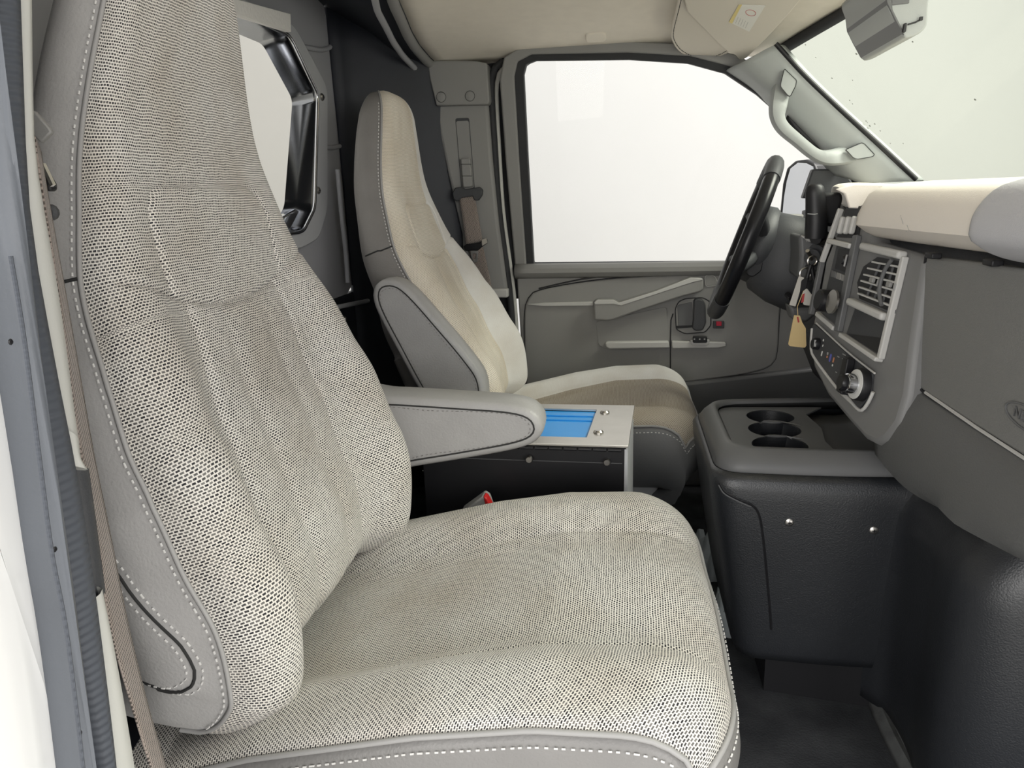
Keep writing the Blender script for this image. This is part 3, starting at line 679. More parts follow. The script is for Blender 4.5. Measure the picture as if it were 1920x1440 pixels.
def lit_bolster(o, n, lim):
    """paints the outboard bolster paler: the light on it put into the cloth colour"""
    o.data.materials.append(M['seat_fabric_lit'])
    for i, p in enumerate(o.data.polygons):
        j = i % n
        if -1+2*(j+.5)/n < -lim: p.material_index = 1
def seat(sgn, yc, lean, dx, dz, label, name, arm_raised, weave_mat):
    T0 = thing(name, label, 'seat', (-.2+dx, yc, 0))
    pv = Vector((-.42, 0, .42)); cl, sl = cos(lean), sin(lean)
    def BT(p):
        x, z = p.x-pv.x, p.z-pv.z
        return Vector((pv.x+x*cl-z*sl+dx, yc+sgn*p.y, pv.z+x*sl+z*cl+dz))
    def CT(p): return Vector((p.x+dx, yc+sgn*p.y, p.z+dz))
    # --- backrest front
    NS, NU = 250, 150; rows = []; pipeL, pipeR = [], []; vis = []
    for i in range(NS+1):
        s = BL*i/NS; p, tg, nn = bprof(s); kw, kb = bend(s); wd = bw(p.z)*kw; row = []
        for j in range(NU+1):
            # denser towards the edges
            q = -1+2*j/NU; q = sin(q*pi/2)*.35+q*.65; u = q*wd
            row.append(BT(p+nn*(bfront(u, s, wd)*min(1, kw*1.2)-kb)+Vector((0, u, 0))))
        rows.append(row)
    back = grid('backrest', rows, 'seat_fabric_far_lit' if arm_raised else 'seat_fabric', T0)
    if arm_raised: lit_bolster(back, NU, .44); back['label'] = 'woven grey-beige fabric backrest face'
    # --- leather sides and back
    rows = []; NB = 40
    for i in range(0, NS+1, 2):
        s = BL*i/NS; p, tg, nn = bprof(s); kw, kb = bend(s); wd = bw(p.z)*kw; th = thick(p.z); row = []
        c_ = sqrt(max(0, 1-max(0, (s-(BL-TOPR))/TOPR)**2)); shr = max(.03, (th-(th-.034)*(1-c_)-(kb if s > BL*.5 else 0))/th)
        for j in range(NB+1):
            t = j/NB; a = t*pi  # from +u side round the back to -u side
            cu = cos(a); e = .28
            u = (abs(cu)**e)*(1 if cu >= 0 else -1); vv = sin(a)**.55
            bul = .008*sin(min(1, vv)*pi)
            row.append(BT(p+nn*(-kb-th*vv*shr)+Vector((0, u*(wd+bul), 0))))
        rows.append(row)
    shell = grid('backrest_shell', rows, 'leather_dark' if arm_raised else 'leather_shell_lit', T0); shell['label'] = 'grey leather sides and back of the backrest'
    # --- piping and stitching round the front edge
    def edge(s, side, off=0, out=.0):
        p, tg, nn = bprof(s); kw, kb = bend(s); wd = bw(p.z)*kw
        return BT(p+nn*(-kb-off)+Vector((0, side*(wd+out), 0)))
    ss = [BL*(.0+1.0*i/150) for i in range(151)]
    loop = [edge(s, -1, .001, .002) for s in ss]+[edge(s, 1, .001, .002) for s in reversed(ss)]
    tube('piping', loop, .0024, 'piping', T0, sides=8)
    for side in (-1, 1):
        stitches('edge_stitching', [edge(s, side, .0068, .0046) for s in ss[3:145]], 'thread', T0)
    # --- side seam of the shell
    def sidep(z, r, side, out=.006):
        s = s_of_z(z); p, tg, nn = bprof(s); kw, kb = bend(s); wd = bw(p.z)*kw; th = thick(p.z); r = min(r, .97)
        sa = r**(1/.55); u = (1-sa*sa)**.14
        return BT(p+nn*(-kb-th*r)+Vector((0, side*(u*(wd+.008*sin(r*pi))+out), 0)))
    for side in (-1, 1):
        tube('side_seam', [sidep(.803+.004*r, r, side, .0003) for r in [.03+.07*k for k in range(11)]], .0016, 'seam_dark', T0, sides=6)
    if not arm_raised:
        # sewn-in panel low on the outboard side
        ctl = [(.70, .93), (.66, .70), (.60, .50), (.52, .34), (.455, .22), (.420, .21), (.400, .36), (.396, .65), (.39, .93)]
        pl = [Vector((r, 0, z)) for z, r in ctl]; path = cr(pl, 90)
        f = lambda v, o=0: sidep(v.z, max(.02, v.x), -1, .0006)
        tube('panel_seam', [f(v) for v in path], .0016, 'seam_dark', T0, sides=6)
        for dlt in (-1, 1):
            q2 = []
            for k, v in enumerate(path):
                t = (path[min(k+1, 89)]-path[max(k-1, 0)]).normalized(); n2 = Vector((t.z*.165, 0, -t.x/.165*1.0)); 
                d = Vector((-t.z, 0, t.x)); n_ = Vector((t.z/.15, 0, -t.x*.15)); 
                # offset by 7 mm square to the seam (r is a fraction of the thickness)
                tr = Vector((t.x*.15, 0, t.z)).normalized(); off = Vector((tr.z, 0, -tr.x))*.0075*dlt
                q2.append(Vector((v.x+off.x/.15, 0, v.z+off.z)))
            stitches('panel_stitching', [f(v) for v in q2], 'thread', T0)
    # --- cushion
    HW, XR = .258, -.50
    xf = lambda q: .114-.010*q*q-.035*abs(q)**7
    def apex(x): return interp(x, [-.46, -.36, -.19, -.08, .03, .14], [.326, .361, .403, .421, .423, .414])
    def vall(x): return interp(x, [-.44, -.30, -.2, -.08, .03, .14], [.300, .335, .366, .396, .404, .400])
    FR = .075
    def cz(q, x):
        a = abs(q); z = lerp(vall(x), apex(x), sst(.40, .74, a))
        # two sewn edges between the middle and the bolsters
        z -= .005*exp(-((a-.52)*HW/.004)**2)*sst(.14, .06, x)
        if a > .74: c = sqrt(max(0, 1-((a-.74)/.26)**2)); z -= .022*(1-c)
        f = xf(q); 
        if x > f-FR: c = sqrt(max(0, 1-((x-(f-FR))/FR)**2)); z -= .045*(1-c)
        z += .003*sin(q*7+1)*exp(-((x-.05)/.1)**2)
        return z
    NX, NQ = 150, 120; rows = []
    for i in range(NX+1):
        row = []
        for j in range(NQ+1):
            q = -1+2*j/NQ; q = sin(q*pi/2)*.3+q*.7
            t = i/NX; t = t*.75+.25*sin(t*pi/2); x = XR+(xf(q)-XR)*t
            row.append(CT(Vector((x, q*HW, cz(q, x)))))
        rows.append(row)
    cu = grid('cushion', rows, weave_mat, T0, uvoff=(.3, .1))
    if arm_raised: lit_bolster(cu, NQ, .47); cu['label'] = 'woven fabric seat cushion with raised side bolsters'
    # --- skirt below the piping
    rim = []
    for k in range(41): x = XR+(xf(-1)-XR)*k/40; rim.append((-1, x))
    for k in range(1, 60): q = -1+2*k/60; rim.append((q, xf(q)))
    for k in range(41): x = xf(1)+(XR-xf(1))*k/40; rim.append((1, x))
    top = [Vector((x, q*HW, cz(q, x))) for q, x in rim]; cen = Vector((-.15, 0, 0)); rows = []
    n = len(top)
    for dz_, out in ((0, .001), (-.012, .006), (-.04, .010), (-.08, .008), (-.115, -.006), (-.145, -.03), (-.165, -.065), (-.172, -.10)):
        row = []
        for k, p in enumerate(top):
            a, b = top[max(k-1, 0)], top[min(k+1, n-1)]; t = (b-a); nn = Vector((t.y, -t.x, 0)).normalized()
            if k == 0 or k == n-1: nn = Vector((0, -1 if k == 0 else 1, 0))
            fw = max(0, nn.x); extra = -.05*fw*sst(-.06, -.172, dz_)
            low = interp(dz_, [-.172, 0], [.30, p.z]) if False else p.z+dz_
            low = lerp(low, min(low, .40+dz_), sst(0, -.1, dz_))
            row.append(CT(Vector((p.x, p.y, low))+nn*(out+extra)))
        rows.append(row)
    sk = grid('cushion_skirt', rows[::-1], 'leather_skirt_dim' if not arm_raised else 'skirt_dark', T0, solid=.004); sk['label'] = 'grey leather skirt below the cushion'
    tube('cushion_piping', [CT(p+Vector((0, 0, -.001))+Vector((p.x-cen.x, p.y, 0)).normalized()*.002) for p in top], .0028, 'piping', T0)
    stitches('cushion_stitching', [CT(p+Vector((0, 0, -.013))+Vector((p.x-cen.x, p.y*1.5, 0)).normalized()*.0085) for p in top], 'thread', T0)
    # --- pedestal and rails
    pd = [CT(Vector((x, y, .27))) for x, y in ((-.40, -.19), (.02, -.19), (.02, .19), (-.40, .19))]
    slab('pedestal', roundpoly(pd, .03), (0, 0, -.27-dz+.002), 'pedestal', T0)
    # --- armrest on the inboard side
    return T0, BT, CT

def armrest(parent, ya, yb, ctl, sgn):
    """padded arm: side outline ctl (points at the near face) widened from ya to yb"""
    out = cr(ctl, 72, True); n = len(out); c = sum((p for p in out), Vector())/n; rows = []
    wd = yb-ya; r = .016
    for k, (t, ins) in enumerate(((0, .022), (0, .010), (.03, .004), (.12, .0), (.5, -.0015), (.88, 0), (.97, .004), (1, .010), (1, .022))):
        row = []
        for i, p in enumerate(out):
            a, b = out[i-1], out[(i+1) % n]; tg = (b-a).normalized(); nn = Vector((tg.z, 0, -tg.x))
            if nn.dot(c-p) > 0: nn = -nn
            row.append(Vector((p.x, ya+wd*t, p.z))-nn*ins)
        rows.append(row)
    o = grid('armrest', rows, 'leather', parent, closed=True, caps=True, sharp=60); o['label'] = 'grey padded fold-down armrest'
    for (t, ins, yy) in ((0, .013, ya-.0012),):
        pth = []
        for i, p in enumerate(out):
            a, b = out[i-1], out[(i+1) % n]; tg = (b-a).normalized(); nn = Vector((tg.z, 0, -tg.x))
            if nn.dot(c-p) > 0: nn = -nn
            pth.append(Vector((p.x, yy+.0015, p.z))-nn*ins)
        tube('armrest_seam', pth, .0016, 'seam_dark', o, closed=True, sides=6)
        pth2 = [Vector((p.x, yy+.0006, p.z))+(c-p).normalized()*.006*Vector((1, 0, 1)).length*.7 for p in pth]
        stitches('armrest_stitching', pth2+[pth2[0]], 'leather_dark', o, r=.0006)
    return o

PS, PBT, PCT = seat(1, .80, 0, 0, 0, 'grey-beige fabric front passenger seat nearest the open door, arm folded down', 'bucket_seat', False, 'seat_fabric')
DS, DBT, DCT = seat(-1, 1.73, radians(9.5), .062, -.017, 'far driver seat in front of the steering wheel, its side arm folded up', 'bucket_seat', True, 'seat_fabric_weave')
armrest(PS, 1.062, 1.135, [P(x, y, Y=1.062) for x, y in ((640, 745), (725, 744), (860, 752), (960, 760), (1003, 776), (1017, 805), (1003, 830), (960, 846), (860, 864), (785, 876), (700, 890), (640, 880))], 1)
armrest(DS, 1.410, 1.470, [P(x, y, Y=1.410) for x, y in ((703, 535), (733, 524), (768, 543), (830, 612), (880, 672), (905, 712), (908, 760), (890, 800), (830, 800), (790, 742), (745, 660), (702, 575))], -1)

# ================================================================ DASHBOARD
dash = thing('dashboard', 'full-width grey dashboard with centre stack, glove box and padded top', 'dashboard', (.6, 1.265, .45))
SA, SB, SC = P(1735, 490, Y=1.09), P(1640, 830, Y=1.09), P(1545, 480, Y=1.42)
SN = (SB-SA).cross(SC-SA).normalized()
if SN.x > 0: SN = -SN
SU = (SC-SA); SV0 = (SA-SB); SVv = SV0.normalized(); SUu = (SU-SVv*SU.dot(SVv)).normalized()   # across (to the driver) and up
def S(x, y, off=0): return P(x, y, plane=(SN, SA+SN*off))
# unseen filler block behind the dash, added to stop light; then the firewall
slab('dash_light_block', [(.47, .46, .47), (.47, .46, .80), (.60, .46, .84), (.95, .46, .84), (.95, .46, .40), (.60, .46, .40)], (0, 1.6, 0), 'plastic_dark', dash)
fw = struct(slab('wall_firewall', [(1.0, .42, 0), (1.0, 2.15, 0), (1.0, 2.15, .84), (1.0, .42, .84)], (.04, 0, 0), 'carpet', None), 'dark firewall under the dashboard', 'wall')
# padded top: one section swept across the van
def nose(y): return interp(y, [.40, .70, .90, 1.10, 1.26, 1.32], [.445, .425, .402, .384, .372, .372])
SEC = [(.10, -.012), (.055, -.022), (.025, -.016), (.006, -.005), (-.003, .004), (-.001, .016), (.006, .032), (.011, .044), (.020, .055), (.040, .0625), (.075, .0655), (.14, .066), (.30, .056), (.56, .04)]
SECs = cr([(x, 0, z) for x, z in SEC], 40)
def padpt(k, y, off=0):
    i0 = min(int(k), 38); p = SECs[i0].lerp(SECs[i0+1], k-i0); a, b = SECs[max(i0-1, 0)], SECs[min(i0+2, 39)]; t = (b-a).normalized(); nn = Vector((-t.z, 0, t.x))
    return Vector((nose(y)+p.x, y, .797+p.z))+nn*off
rows = []
for i in range(50):
    t = i/49; y = .44+(1.285-.44)*t; e = max(0, (y-1.245)/.04); sh = .02*(1-sqrt(max(0, 1-min(1, e)**2)))
    rows.append([padpt(k, y+ (.035*sst(.0, .16, SECs[k].x)*(t**6)), -sh) for k in range(40)])
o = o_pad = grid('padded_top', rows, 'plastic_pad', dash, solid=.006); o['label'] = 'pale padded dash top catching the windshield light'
slab('pad_end', [rows[-1][k] for k in range(3, 40)]+[rows[-1][39]+Vector((0, 0, -.12)), rows[-1][3]+Vector((.08, 0, -.06))], (0, -.01, 0), 'plastic_pad', dash)
rows = []
for i in range(30):
    t = i/29; rr = []
    for k in range(30):
        c = k/29; kk = 1.8+c*9.7
        y0 = .905+.030*c-.085*max(0, (.30-c)/.30)**2-.10*max(0, (c-.55)/.45)**2.2
        y = lerp(y0, .44, t**1.6); e = min(1, t/.12); off = .006*sqrt(max(0, 1-(1-e)**2))*(1-.999*sst(.88, 1.0, abs(2*c-1)))
        rr.append(padpt(kk, y, off+.0008))
    rows.append(rr)
o = grid('airbag_cover', rows, 'plastic_airbag', dash, sharp=60); o['label'] = 'smooth cool-grey passenger airbag cover'
tube('airbag_gap', rows[0], .0020, 'seam_dark', dash, sides=6)
bvp = tree(o_pad)
for pts in (((1689, 404), (1693, 418), (1700, 434)), ((1701, 422), (1704, 431), (1708, 433))):
    tube('scratch', [on(bvp, x, y, 0) for x, y in pts], .0007, 'paper_text', dash, sides=5)
slab('dash_end', [(.425, .462, .40), (.43, .462, .56), (.445, .462, .79), (.47, .462, .845), (.96, .462, .835), (.96, .462, .42)], (0, -.024, 0), 'plastic_dash', dash, .004)
slab('pad_end_cap', [padpt(k, .442) for k in range(1, 40)]+[padpt(39, .442)+Vector((0, 0, -.06)), padpt(1, .442)+Vector((.03, 0, -.02))], (0, -.004, 0), 'plastic_pad', dash)
# under-pad shadow shelf with two clips
rows = [[Vector((nose(y)+.055, y, .775)), Vector((nose(y)+.05, y, .74)), Vector((nose(y)+.075, y, .72))] for y in [.44+.85*i/20 for i in range(21)]]
grid('pad_underside', rows, 'plastic_dark', dash, solid=.004)
for x, y in ((1750, 479), (1862, 492)): box('shelf_clip', P(x, y, Y=1.06 if x < 1800 else .93), (.014, .024, .008), 'black', dash, .002)
# glove box
GA = SA+Vector((.004, 0, 0)); GB = P(1706, 714, Y=1.09); GC = Vector((GA.x+.020, .78, GA.z))
GN = (GB-GA).cross(GC-GA).normalized()
if GN.x > 0: GN = -GN
def G(x, y, off=0): return P(x, y, plane=(GN, GA+GN*off))
gb = [(1737, 480), (1724, 560), (1713, 640), (1706, 700), (1710, 716), (1740, 741), (1830, 800), (1920, 857), (2010, 915), (2040, 915), (2040, 520), (1920, 505), (1820, 490)]
def Gy(y, z, off=0): p = GA+GN*off; return Vector((p.x-(GN.y*(y-p.y)+GN.z*(z-p.z))/GN.x, y, z))
zg = G(1920, 857).z
gbw = [G(x, y, .002) for x, y in gb[:8]]+[Gy(.52, zg-.004, .002), Gy(.50, zg+.02, .002), Gy(.50, .742, .002)]+[G(x, y, .002) for x, y in gb[11:]]
o = slab('glove_box_door', gbw, -GN*.03, 'plastic_dash', dash, .004, 3); o['label'] = 'grained dark grey glove box door'
tube('door_gap', [G(x, y, .001) for x, y in gb[:8]]+[Gy(.52, zg-.005, .001)], .0024, 'black', dash, sides=6)
low = [(1712, 728), (1738, 745), (1830, 806), (1920, 864)]; bot = [(1646, 836), (1700, 897), (1775, 947), (1920, 1030)]
zb = P(1920, 1030, X=.392); ze = G(1920, 864, .001)
a = cr([G(x, y, .001) for x, y in low]+[Gy(.70, ze.z-.002, .001), Gy(.48, ze.z-.002, .001)], 36); b = cr([P(x, y, X=.392) for x, y in bot]+[Vector((.402, .70, zb.z)), Vector((.42, .48, zb.z+.01))], 36); rows = []
for p, q in zip(a, b):
    m = p.lerp(q, .5); rows.append([p+Vector((.02, 0, .004)), p, p.lerp(q, .33)+GN*.010, p.lerp(q, .7)+GN*.010, q, q+Vector((.03, 0, -.012)), q+Vector((.35, 0, .0))])
o = grid('lower_dash', [cr(r, 20) for r in rows], 'plastic_lower', dash, solid=.004, sharp=60)
o2 = tube('door_edge_light', [G(x, y, .003) for x, y in ((1735, 736), (1830, 801), (1920, 859))]+[Gy(.52, zg-.006, .003)], .0022, 'plastic_light', dash, sides=6)
# raised oval badge, cut by the frame edge
c = G(1925, 785, .003); ug = (G(1930, 788)-G(1900, 770)).normalized(); vg = GN.cross(ug).normalized()
vg = vg if vg.z > 0 else -vg
ov = [c+ug*(.040*cos(a*pi/16))+vg*(.0125*sin(a*pi/16)) for a in range(32)]
bd = tube('glove_badge', ov, .0012, 'plastic_bezel', dash, closed=True, sides=6); bd['label'] = 'raised oval badge on the glove box'
text('badge_letters', 'NEXT', c-ug*.002, ug, vg, .017, 'plastic_bezel', bd, .0008)
# ---------------- centre stack
so = [(1588, 380), (1566, 440), (1546, 490), (1534, 560), (1524, 600), (1519, 650), (1524, 690), (1550, 742), (1590, 790), (1620, 824), (1640, 834), (1660, 826), (1684, 795), (1700, 740), (1712, 640), (1724, 560), (1736, 486), (1722, 476), (1640, 452), (1622, 380)]
o = slab('stack_body', [S(x, y, 0) for x, y in so], -SN*.12, 'plastic_stack', dash, .010, 3); o['label'] = 'grey centre stack housing'
def bar(name, a, b, w, m, off, h, parent=dash, bevel=.002):
    """raised bar between two frame points on the stack face"""
    A, B = S(*a, off), S(*b, off); d = (B-A).normalized(); s = SN.cross(d).normalized()*w/2
    return slab(name, [A+s, B+s, B-s, A-s], SN*h, m, parent, bevel, 3)
bar('stack_divider', (1613, 442), (1577, 622), .016, 'plastic_bezel', 0, .010)
bar('stack_left_rail', (1582, 392), (1546, 492), .007, 'plastic_light', 0, .010)
bar('stack_left_rail', (1546, 492), (1526, 590), .010, 'plastic_bezel', 0, .010)
bar('stack_right_rail', (1703, 482), (1657, 674), .009, 'plastic_light', 0, .010)
bar('switch_sill', (1564, 453), (1606, 463), .009, 'plastic_light', 0, .014)
bar('radio_sill', (1538, 589), (1571, 617), .008, 'plastic_light', 0, .010)
bar('vent_top_lip', (1628, 463), (1703, 480), .012, 'plastic_light', 0, .016, bevel=.004)
bar('vent_bottom_lip', (1603, 566), (1670, 596), .012, 'plastic_light', 0, .016, bevel=.004)
bar('cubby_lip', (1587, 629), (1657, 676), .007, 'plastic_light', 0, .014)
# rocker switches
slab('switch_recess', [S(x, y, .001) for x, y in ((1588, 388), (1620, 386), (1610, 447), (1570, 445))], SN*.001, 'black', dash)
for i, x in enumerate((1583, 1594, 1605)):
    cs = S(x, 423, .002); o = slab('rocker_switch', rrect(cs, SUu, SVv, .0085, .030, .004), SN*.010, 'plastic_light', dash, .003, 3); o['label'] = 'small pale rocker switch'
# radio
rd = slab('radio', [S(x, y, .001) for x, y in ((1572, 462), (1604, 466), (1575, 612), (1543, 586))], SN*.004, 'plastic_dark', dash, .001)
slab('radio_display', [S(x, y, .0052) for x, y in ((1573, 466), (1600, 469), (1593, 513), (1566, 504))], SN*.001, 'black', rd)
lathe('volume_knob', S(1590, 489, .006), SN, [(.008, 0), (.008, .008), (.006, .011)], 'black', rd, 18)
tube('display_glint', [S(1588, 478, .016), S(1583, 499, .012)], .0016, 'grey_print', rd, sides=6)
for i in range(3):
    x0, x1 = 1561+i*9.6, 1569+i*9.6; y0 = 507+i*3.6
    slab('preset_button', [S(x0+1, y0, .0052), S(x1+1, y0+3, .0052), S(x1-1, y0+15, .0052), S(x0-1, y0+12, .0052)], SN*.003, 'plastic_bezel' if i == 0 else 'plastic_pillar', rd, .001)
k = lathe('tuning_knob', S(1563, 566, .004), SN, [(.020, 0), (.020, .010), (.019, .026), (.016, .029)], 'black', rd, 28); k['label'] = 'large black radio knob'
lathe('knob_band', S(1563, 566, .022), SN, [(.0203, 0), (.0203, .004)], 'zinc', k, 28)
pp = slab('preset_plate', [S(x, y, .0052) for x, y in ((1567, 557), (1583, 564), (1578, 583), (1563, 574))], SN*.0015, 'grey_print', rd)
for i in range(3): slab('preset_mark', [S(1567+i*4.4, 563+i*2, .0068), S(1569+i*4.4, 564+i*2, .0068), S(1567+i*4.4, 574+i*2, .0068), S(1565+i*4.4, 573+i*2, .0068)], SN*.0006, 'black', pp)
# vent
vt = slab('air_vent', [S(x, y, .0015) for x, y in ((1646, 482), (1699, 492), (1679, 588), (1612, 560), (1608, 530), (1620, 500))], SN*.001, 'black', dash); vt['label'] = 'black centre air vent with pale slats'
def V(u, v):  # u 0..1 across the vent to the right, v 0..1 down
    L = (lerp(1645, 1613, v)-7*sin(v*pi), lerp(486, 556, v)); R = (lerp(1697, 1677, v), lerp(495, 582, v)); return (lerp(L[0], R[0], u), lerp(L[1], R[1], u))
for k in range(6):
    v = .08+.168*k; a, b = V(.02, v), V(.98, v)
    bar('vent_slat', a, b, .0028, 'plastic_light', .0025, .007, vt, .0005)
for u in (.2, .42, .66, .86):
    bar('vent_vane', V(u, .05), V(u, .95), .0016, 'plastic_bezel', .0025, .003, vt, 0)
tube('vent_divider', cr([S(x, y, .011) for x, y in ((1673, 486), (1660, 505), (1651, 530), (1649, 552), (1653, 572))], 16), .0032, 'plastic_bezel', vt)
for u, v in ((.25, .50), (.74, .50)):
    x, y = V(u, v); o = slab('vent_tab', rrect(S(x, y, .008), SUu, SVv, .012, .008, .002), SN*.005, 'plastic_pillar', vt, .001)
    bar('tab_bracket', V(u+.14, v-.05), V(u+.14, v+.10), .002, 'grey_print', .010, .002, vt, 0)
# storage cubby
cb = [(1607, 574), (1667, 600), (1656, 668), (1589, 626)]
o = slab('cubby_wall', [S(x, y, .001) for x, y in cb], SN*.002, 'plastic_dark', dash); o['label'] = 'shallow dark storage cubby'
slab('cubby_floor', [S(x, y, .0032) for x, y in ((1590, 626), (1659, 634), (1656, 668))], SN*.001, 'black', dash)
# heater panel
hv = [(1530, 607), (1587, 659), (1640, 701), (1636, 742), (1613, 769), (1567, 724), (1526, 668), (1521, 650), (1523, 618)]
hp = slab('heater_panel', [S(x, y, .001) for x, y in hv], SN*.004, 'plastic_dark', dash, .001); hp['label'] = 'black heater control panel with dials and switches'
tube('panel_trim', cr([S(x, y, .006) for x, y in ((1531, 606), (1587, 658), (1640, 700))], 14), .0016, 'plastic_light', hp)
tube('panel_trim', cr([S(x, y, .005) for x, y in ((1523, 616), (1521, 650), (1526, 669), (1567, 725), (1600, 758))], 20), .0028, 'plastic_light', hp)
tube('panel_trim', cr([S(x, y, .005) for x, y in ((1585, 739), (1611, 769), (1626, 758), (1637, 735))], 14), .0028, 'plastic_light', hp)
lathe('fan_knob', S(1534, 645, .005), SN, [(.011, 0), (.011, .008), (.0095, .010)], 'black_gloss', hp, 22)
tube('knob_shine', [S(1529, 638, .014), S(1528, 650, .014)], .002, 'grey_print', hp, sides=6)
for x, y, w, h, m in ((1544, 638, .004, .004, 'white_print'), (1543, 648, .003, .004, 'white_print'), (1541, 663, .004, .009, 'white_print'), (1552, 663, .005, .005, 'grey_print'), (1551, 669, .004, .004, 'orange_print'), (1557, 671, .006, .014, 'blue_print'), (1563, 675, .004, .009, 'orange_print'), (1561, 685, .004, .004, 'white_print'), (1572, 669, .008, .0016, 'grey_print'), (1583, 665, .012, .0016, 'grey_print'), (1581, 673, .007, .0016, 'grey_print'), (1568, 698, .006, .0014, 'grey_print')):
    slab('panel_mark', rrect(S(x, y, .0052), SUu, SVv, w, h, min(w, h)*.4, 3), SN*.0005, m, hp)
text('panel_text', 'O', S(1574, 714, .0056), -SUu, SVv, .007, 'white_print', hp)
text('panel_text', 'DMR', S(1573, 722, .0056), -SUu, SVv, .006, 'white_print', hp)
bk = slab('switch_block', [S(x, y, .005) for x, y in ((1596, 669), (1605, 674), (1592, 742), (1582, 734))], SN*.014, 'black', hp, .002)
kc = S(1619, 722, .005)
kb = lathe('mode_dial', kc, SN, [(.026, 0), (.026, .010), (.0245, .013)], 'black', hp, 30); kb['label'] = 'black and chrome heater dial with pale ring'
lathe('dial_ring', kc+SN*.013, SN, [(.0235, 0), (.0232, .0012), (.019, .0016)], 'ring_light', kb, 30)
lathe('dial_body', kc+SN*.014, SN, [(.0165, 0), (.0155, .014), (.013, .016)], 'chrome', kb, 30)
lathe('dial_cap', kc+SN*.028, SN, [(.0130, 0), (.0135, .006), (.011, .010)], 'black_gloss', kb, 24)
# ---------------- cluster hood in front of the driver
HN = [(1548, 352), (1580, 342), (1640, 343), (1690, 346), (1660, 400), (1625, 400), (1590, 384), (1580, 364), (1562, 356)]
hood = [P(x, y, Y=1.42) for x, y in HN]
rows = []
prof = cr([P(x, y, Y=1.42) for x, y in ((1588, 396), (1582, 368), (1570, 357), (1560, 351), (1578, 343), (1620, 342), (1700, 345))], 30)
for i in range(24):
    t = i/23; y = 1.33+.67*t; arch = -.022*(2*t-1)**4; inn = .15*t**1.15
    rows.append([Vector((p.x+inn, y, p.z+arch)) for p in prof])
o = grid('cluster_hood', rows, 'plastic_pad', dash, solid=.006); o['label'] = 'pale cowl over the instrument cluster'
slab('hood_side', [P(x, y, Y=1.335) for x, y in ((1590, 390), (1582, 364), (1565, 355), (1600, 345), (1700, 347), (1690, 395))], (0, -.008, 0), 'plastic_pad', dash, .002)
slab('cluster_face', [(.455, 1.36, .70), (.595, 1.99, .70), (.615, 1.99, .84), (.475, 1.36, .85)], (.02, 0, 0), 'black', dash)
slab('dash_driver_face', [(.45, 1.36, .50), (.53, 2.03, .50), (.53, 2.03, .74), (.44, 1.36, .72)], (.05, 0, 0), 'plastic_dark', dash, .01)
sv = slab('side_vent', [P(x, y, Y=1.97) for x, y in ((1482, 402), (1508, 402), (1500, 445), (1472, 440))], (0, .05, 0), 'plastic_light', dash, .004)
for i in range(3):
    a, b = (1497+i*4, 408), (1488+i*4, 440); tube('side_vent_slat', [P(*a, Y=1.965), P(*b, Y=1.965)], .003, 'black', sv, sides=6)
lowknee = [Vector((.46, 1.46, .50)), Vector((.46, 2.03, .50)), Vector((.52, 2.03, .36)), Vector((.52, 1.46, .36))]
slab('knee_panel', lowknee, (.06, 0, 0), 'plastic_dark', dash, .01)

# ================================================================ ENGINE COVER CONSOLE
con = thing('engine_cover_console', 'dark engine cover console with three cup holders beside the dash', 'console', (.3, 1.28, 0))
def plan(xr, yn, yf, xf, r=.05, n=8):
    pts = [Vector((xf, yn, 0)), Vector((xr, yn, 0)), Vector((xr, yf, 0)), Vector((xf, yf+.03, 0))]
    out = [pts[0]]
    for i in (1, 2):
        p, a, b = pts[i], pts[i-1], pts[i+1]; A, B = p+(a-p).normalized()*r, p+(b-p).normalized()*r
        if i == 1: out += [pts[0].lerp(A, k/6)+Vector((0, -.006*sin(pi*k/6), 0)) for k in range(1, 6)]
        out += [A*(1-t)**2+p*2*t*(1-t)+B*t*t for t in [k/n for k in range(n+1)]]
    return out+[pts[3]]
def ring(z, xr, yn, yf, xf=.50, r=.05, dzf=0): return [Vector((p.x, p.y, z+dzf*max(0, p.x-.2))) for p in plan(xr, yn, yf, xf, r)]
rows = [ring(.449, .183, 1.158, 1.418, .46), ring(.456, .177, 1.150, 1.426, .46), ring(.454, .170, 1.142, 1.434, .46), ring(.440, .158, 1.126, 1.446, .46), ring(.424, .150, 1.114, 1.456, .46)]
o = grid('top_bezel', rows, 'plastic_bezel', con, sharp=70, solid=.002); o['label'] = 'smooth grey bezel round the cup holders'
rows = [ring(.424, .1485, 1.112, 1.458), ring(.420, .143, 1.107, 1.463), ring(.410, .140, 1.103, 1.466), ring(.39, .142, 1.102, 1.467), ring(.25, .163, 1.110, 1.46), ring(.12, .186, 1.113, 1.45), ring(.085, .195, 1.117, 1.44)]
rows2 = [cr([rows[i][j] for i in range(7)], 22) for j in range(len(rows[0]))]
o = o_body = grid('cover_body', rows2, 'plastic_console', con, sharp=60, solid=.004); o['label'] = 'grained near-black engine cover side'
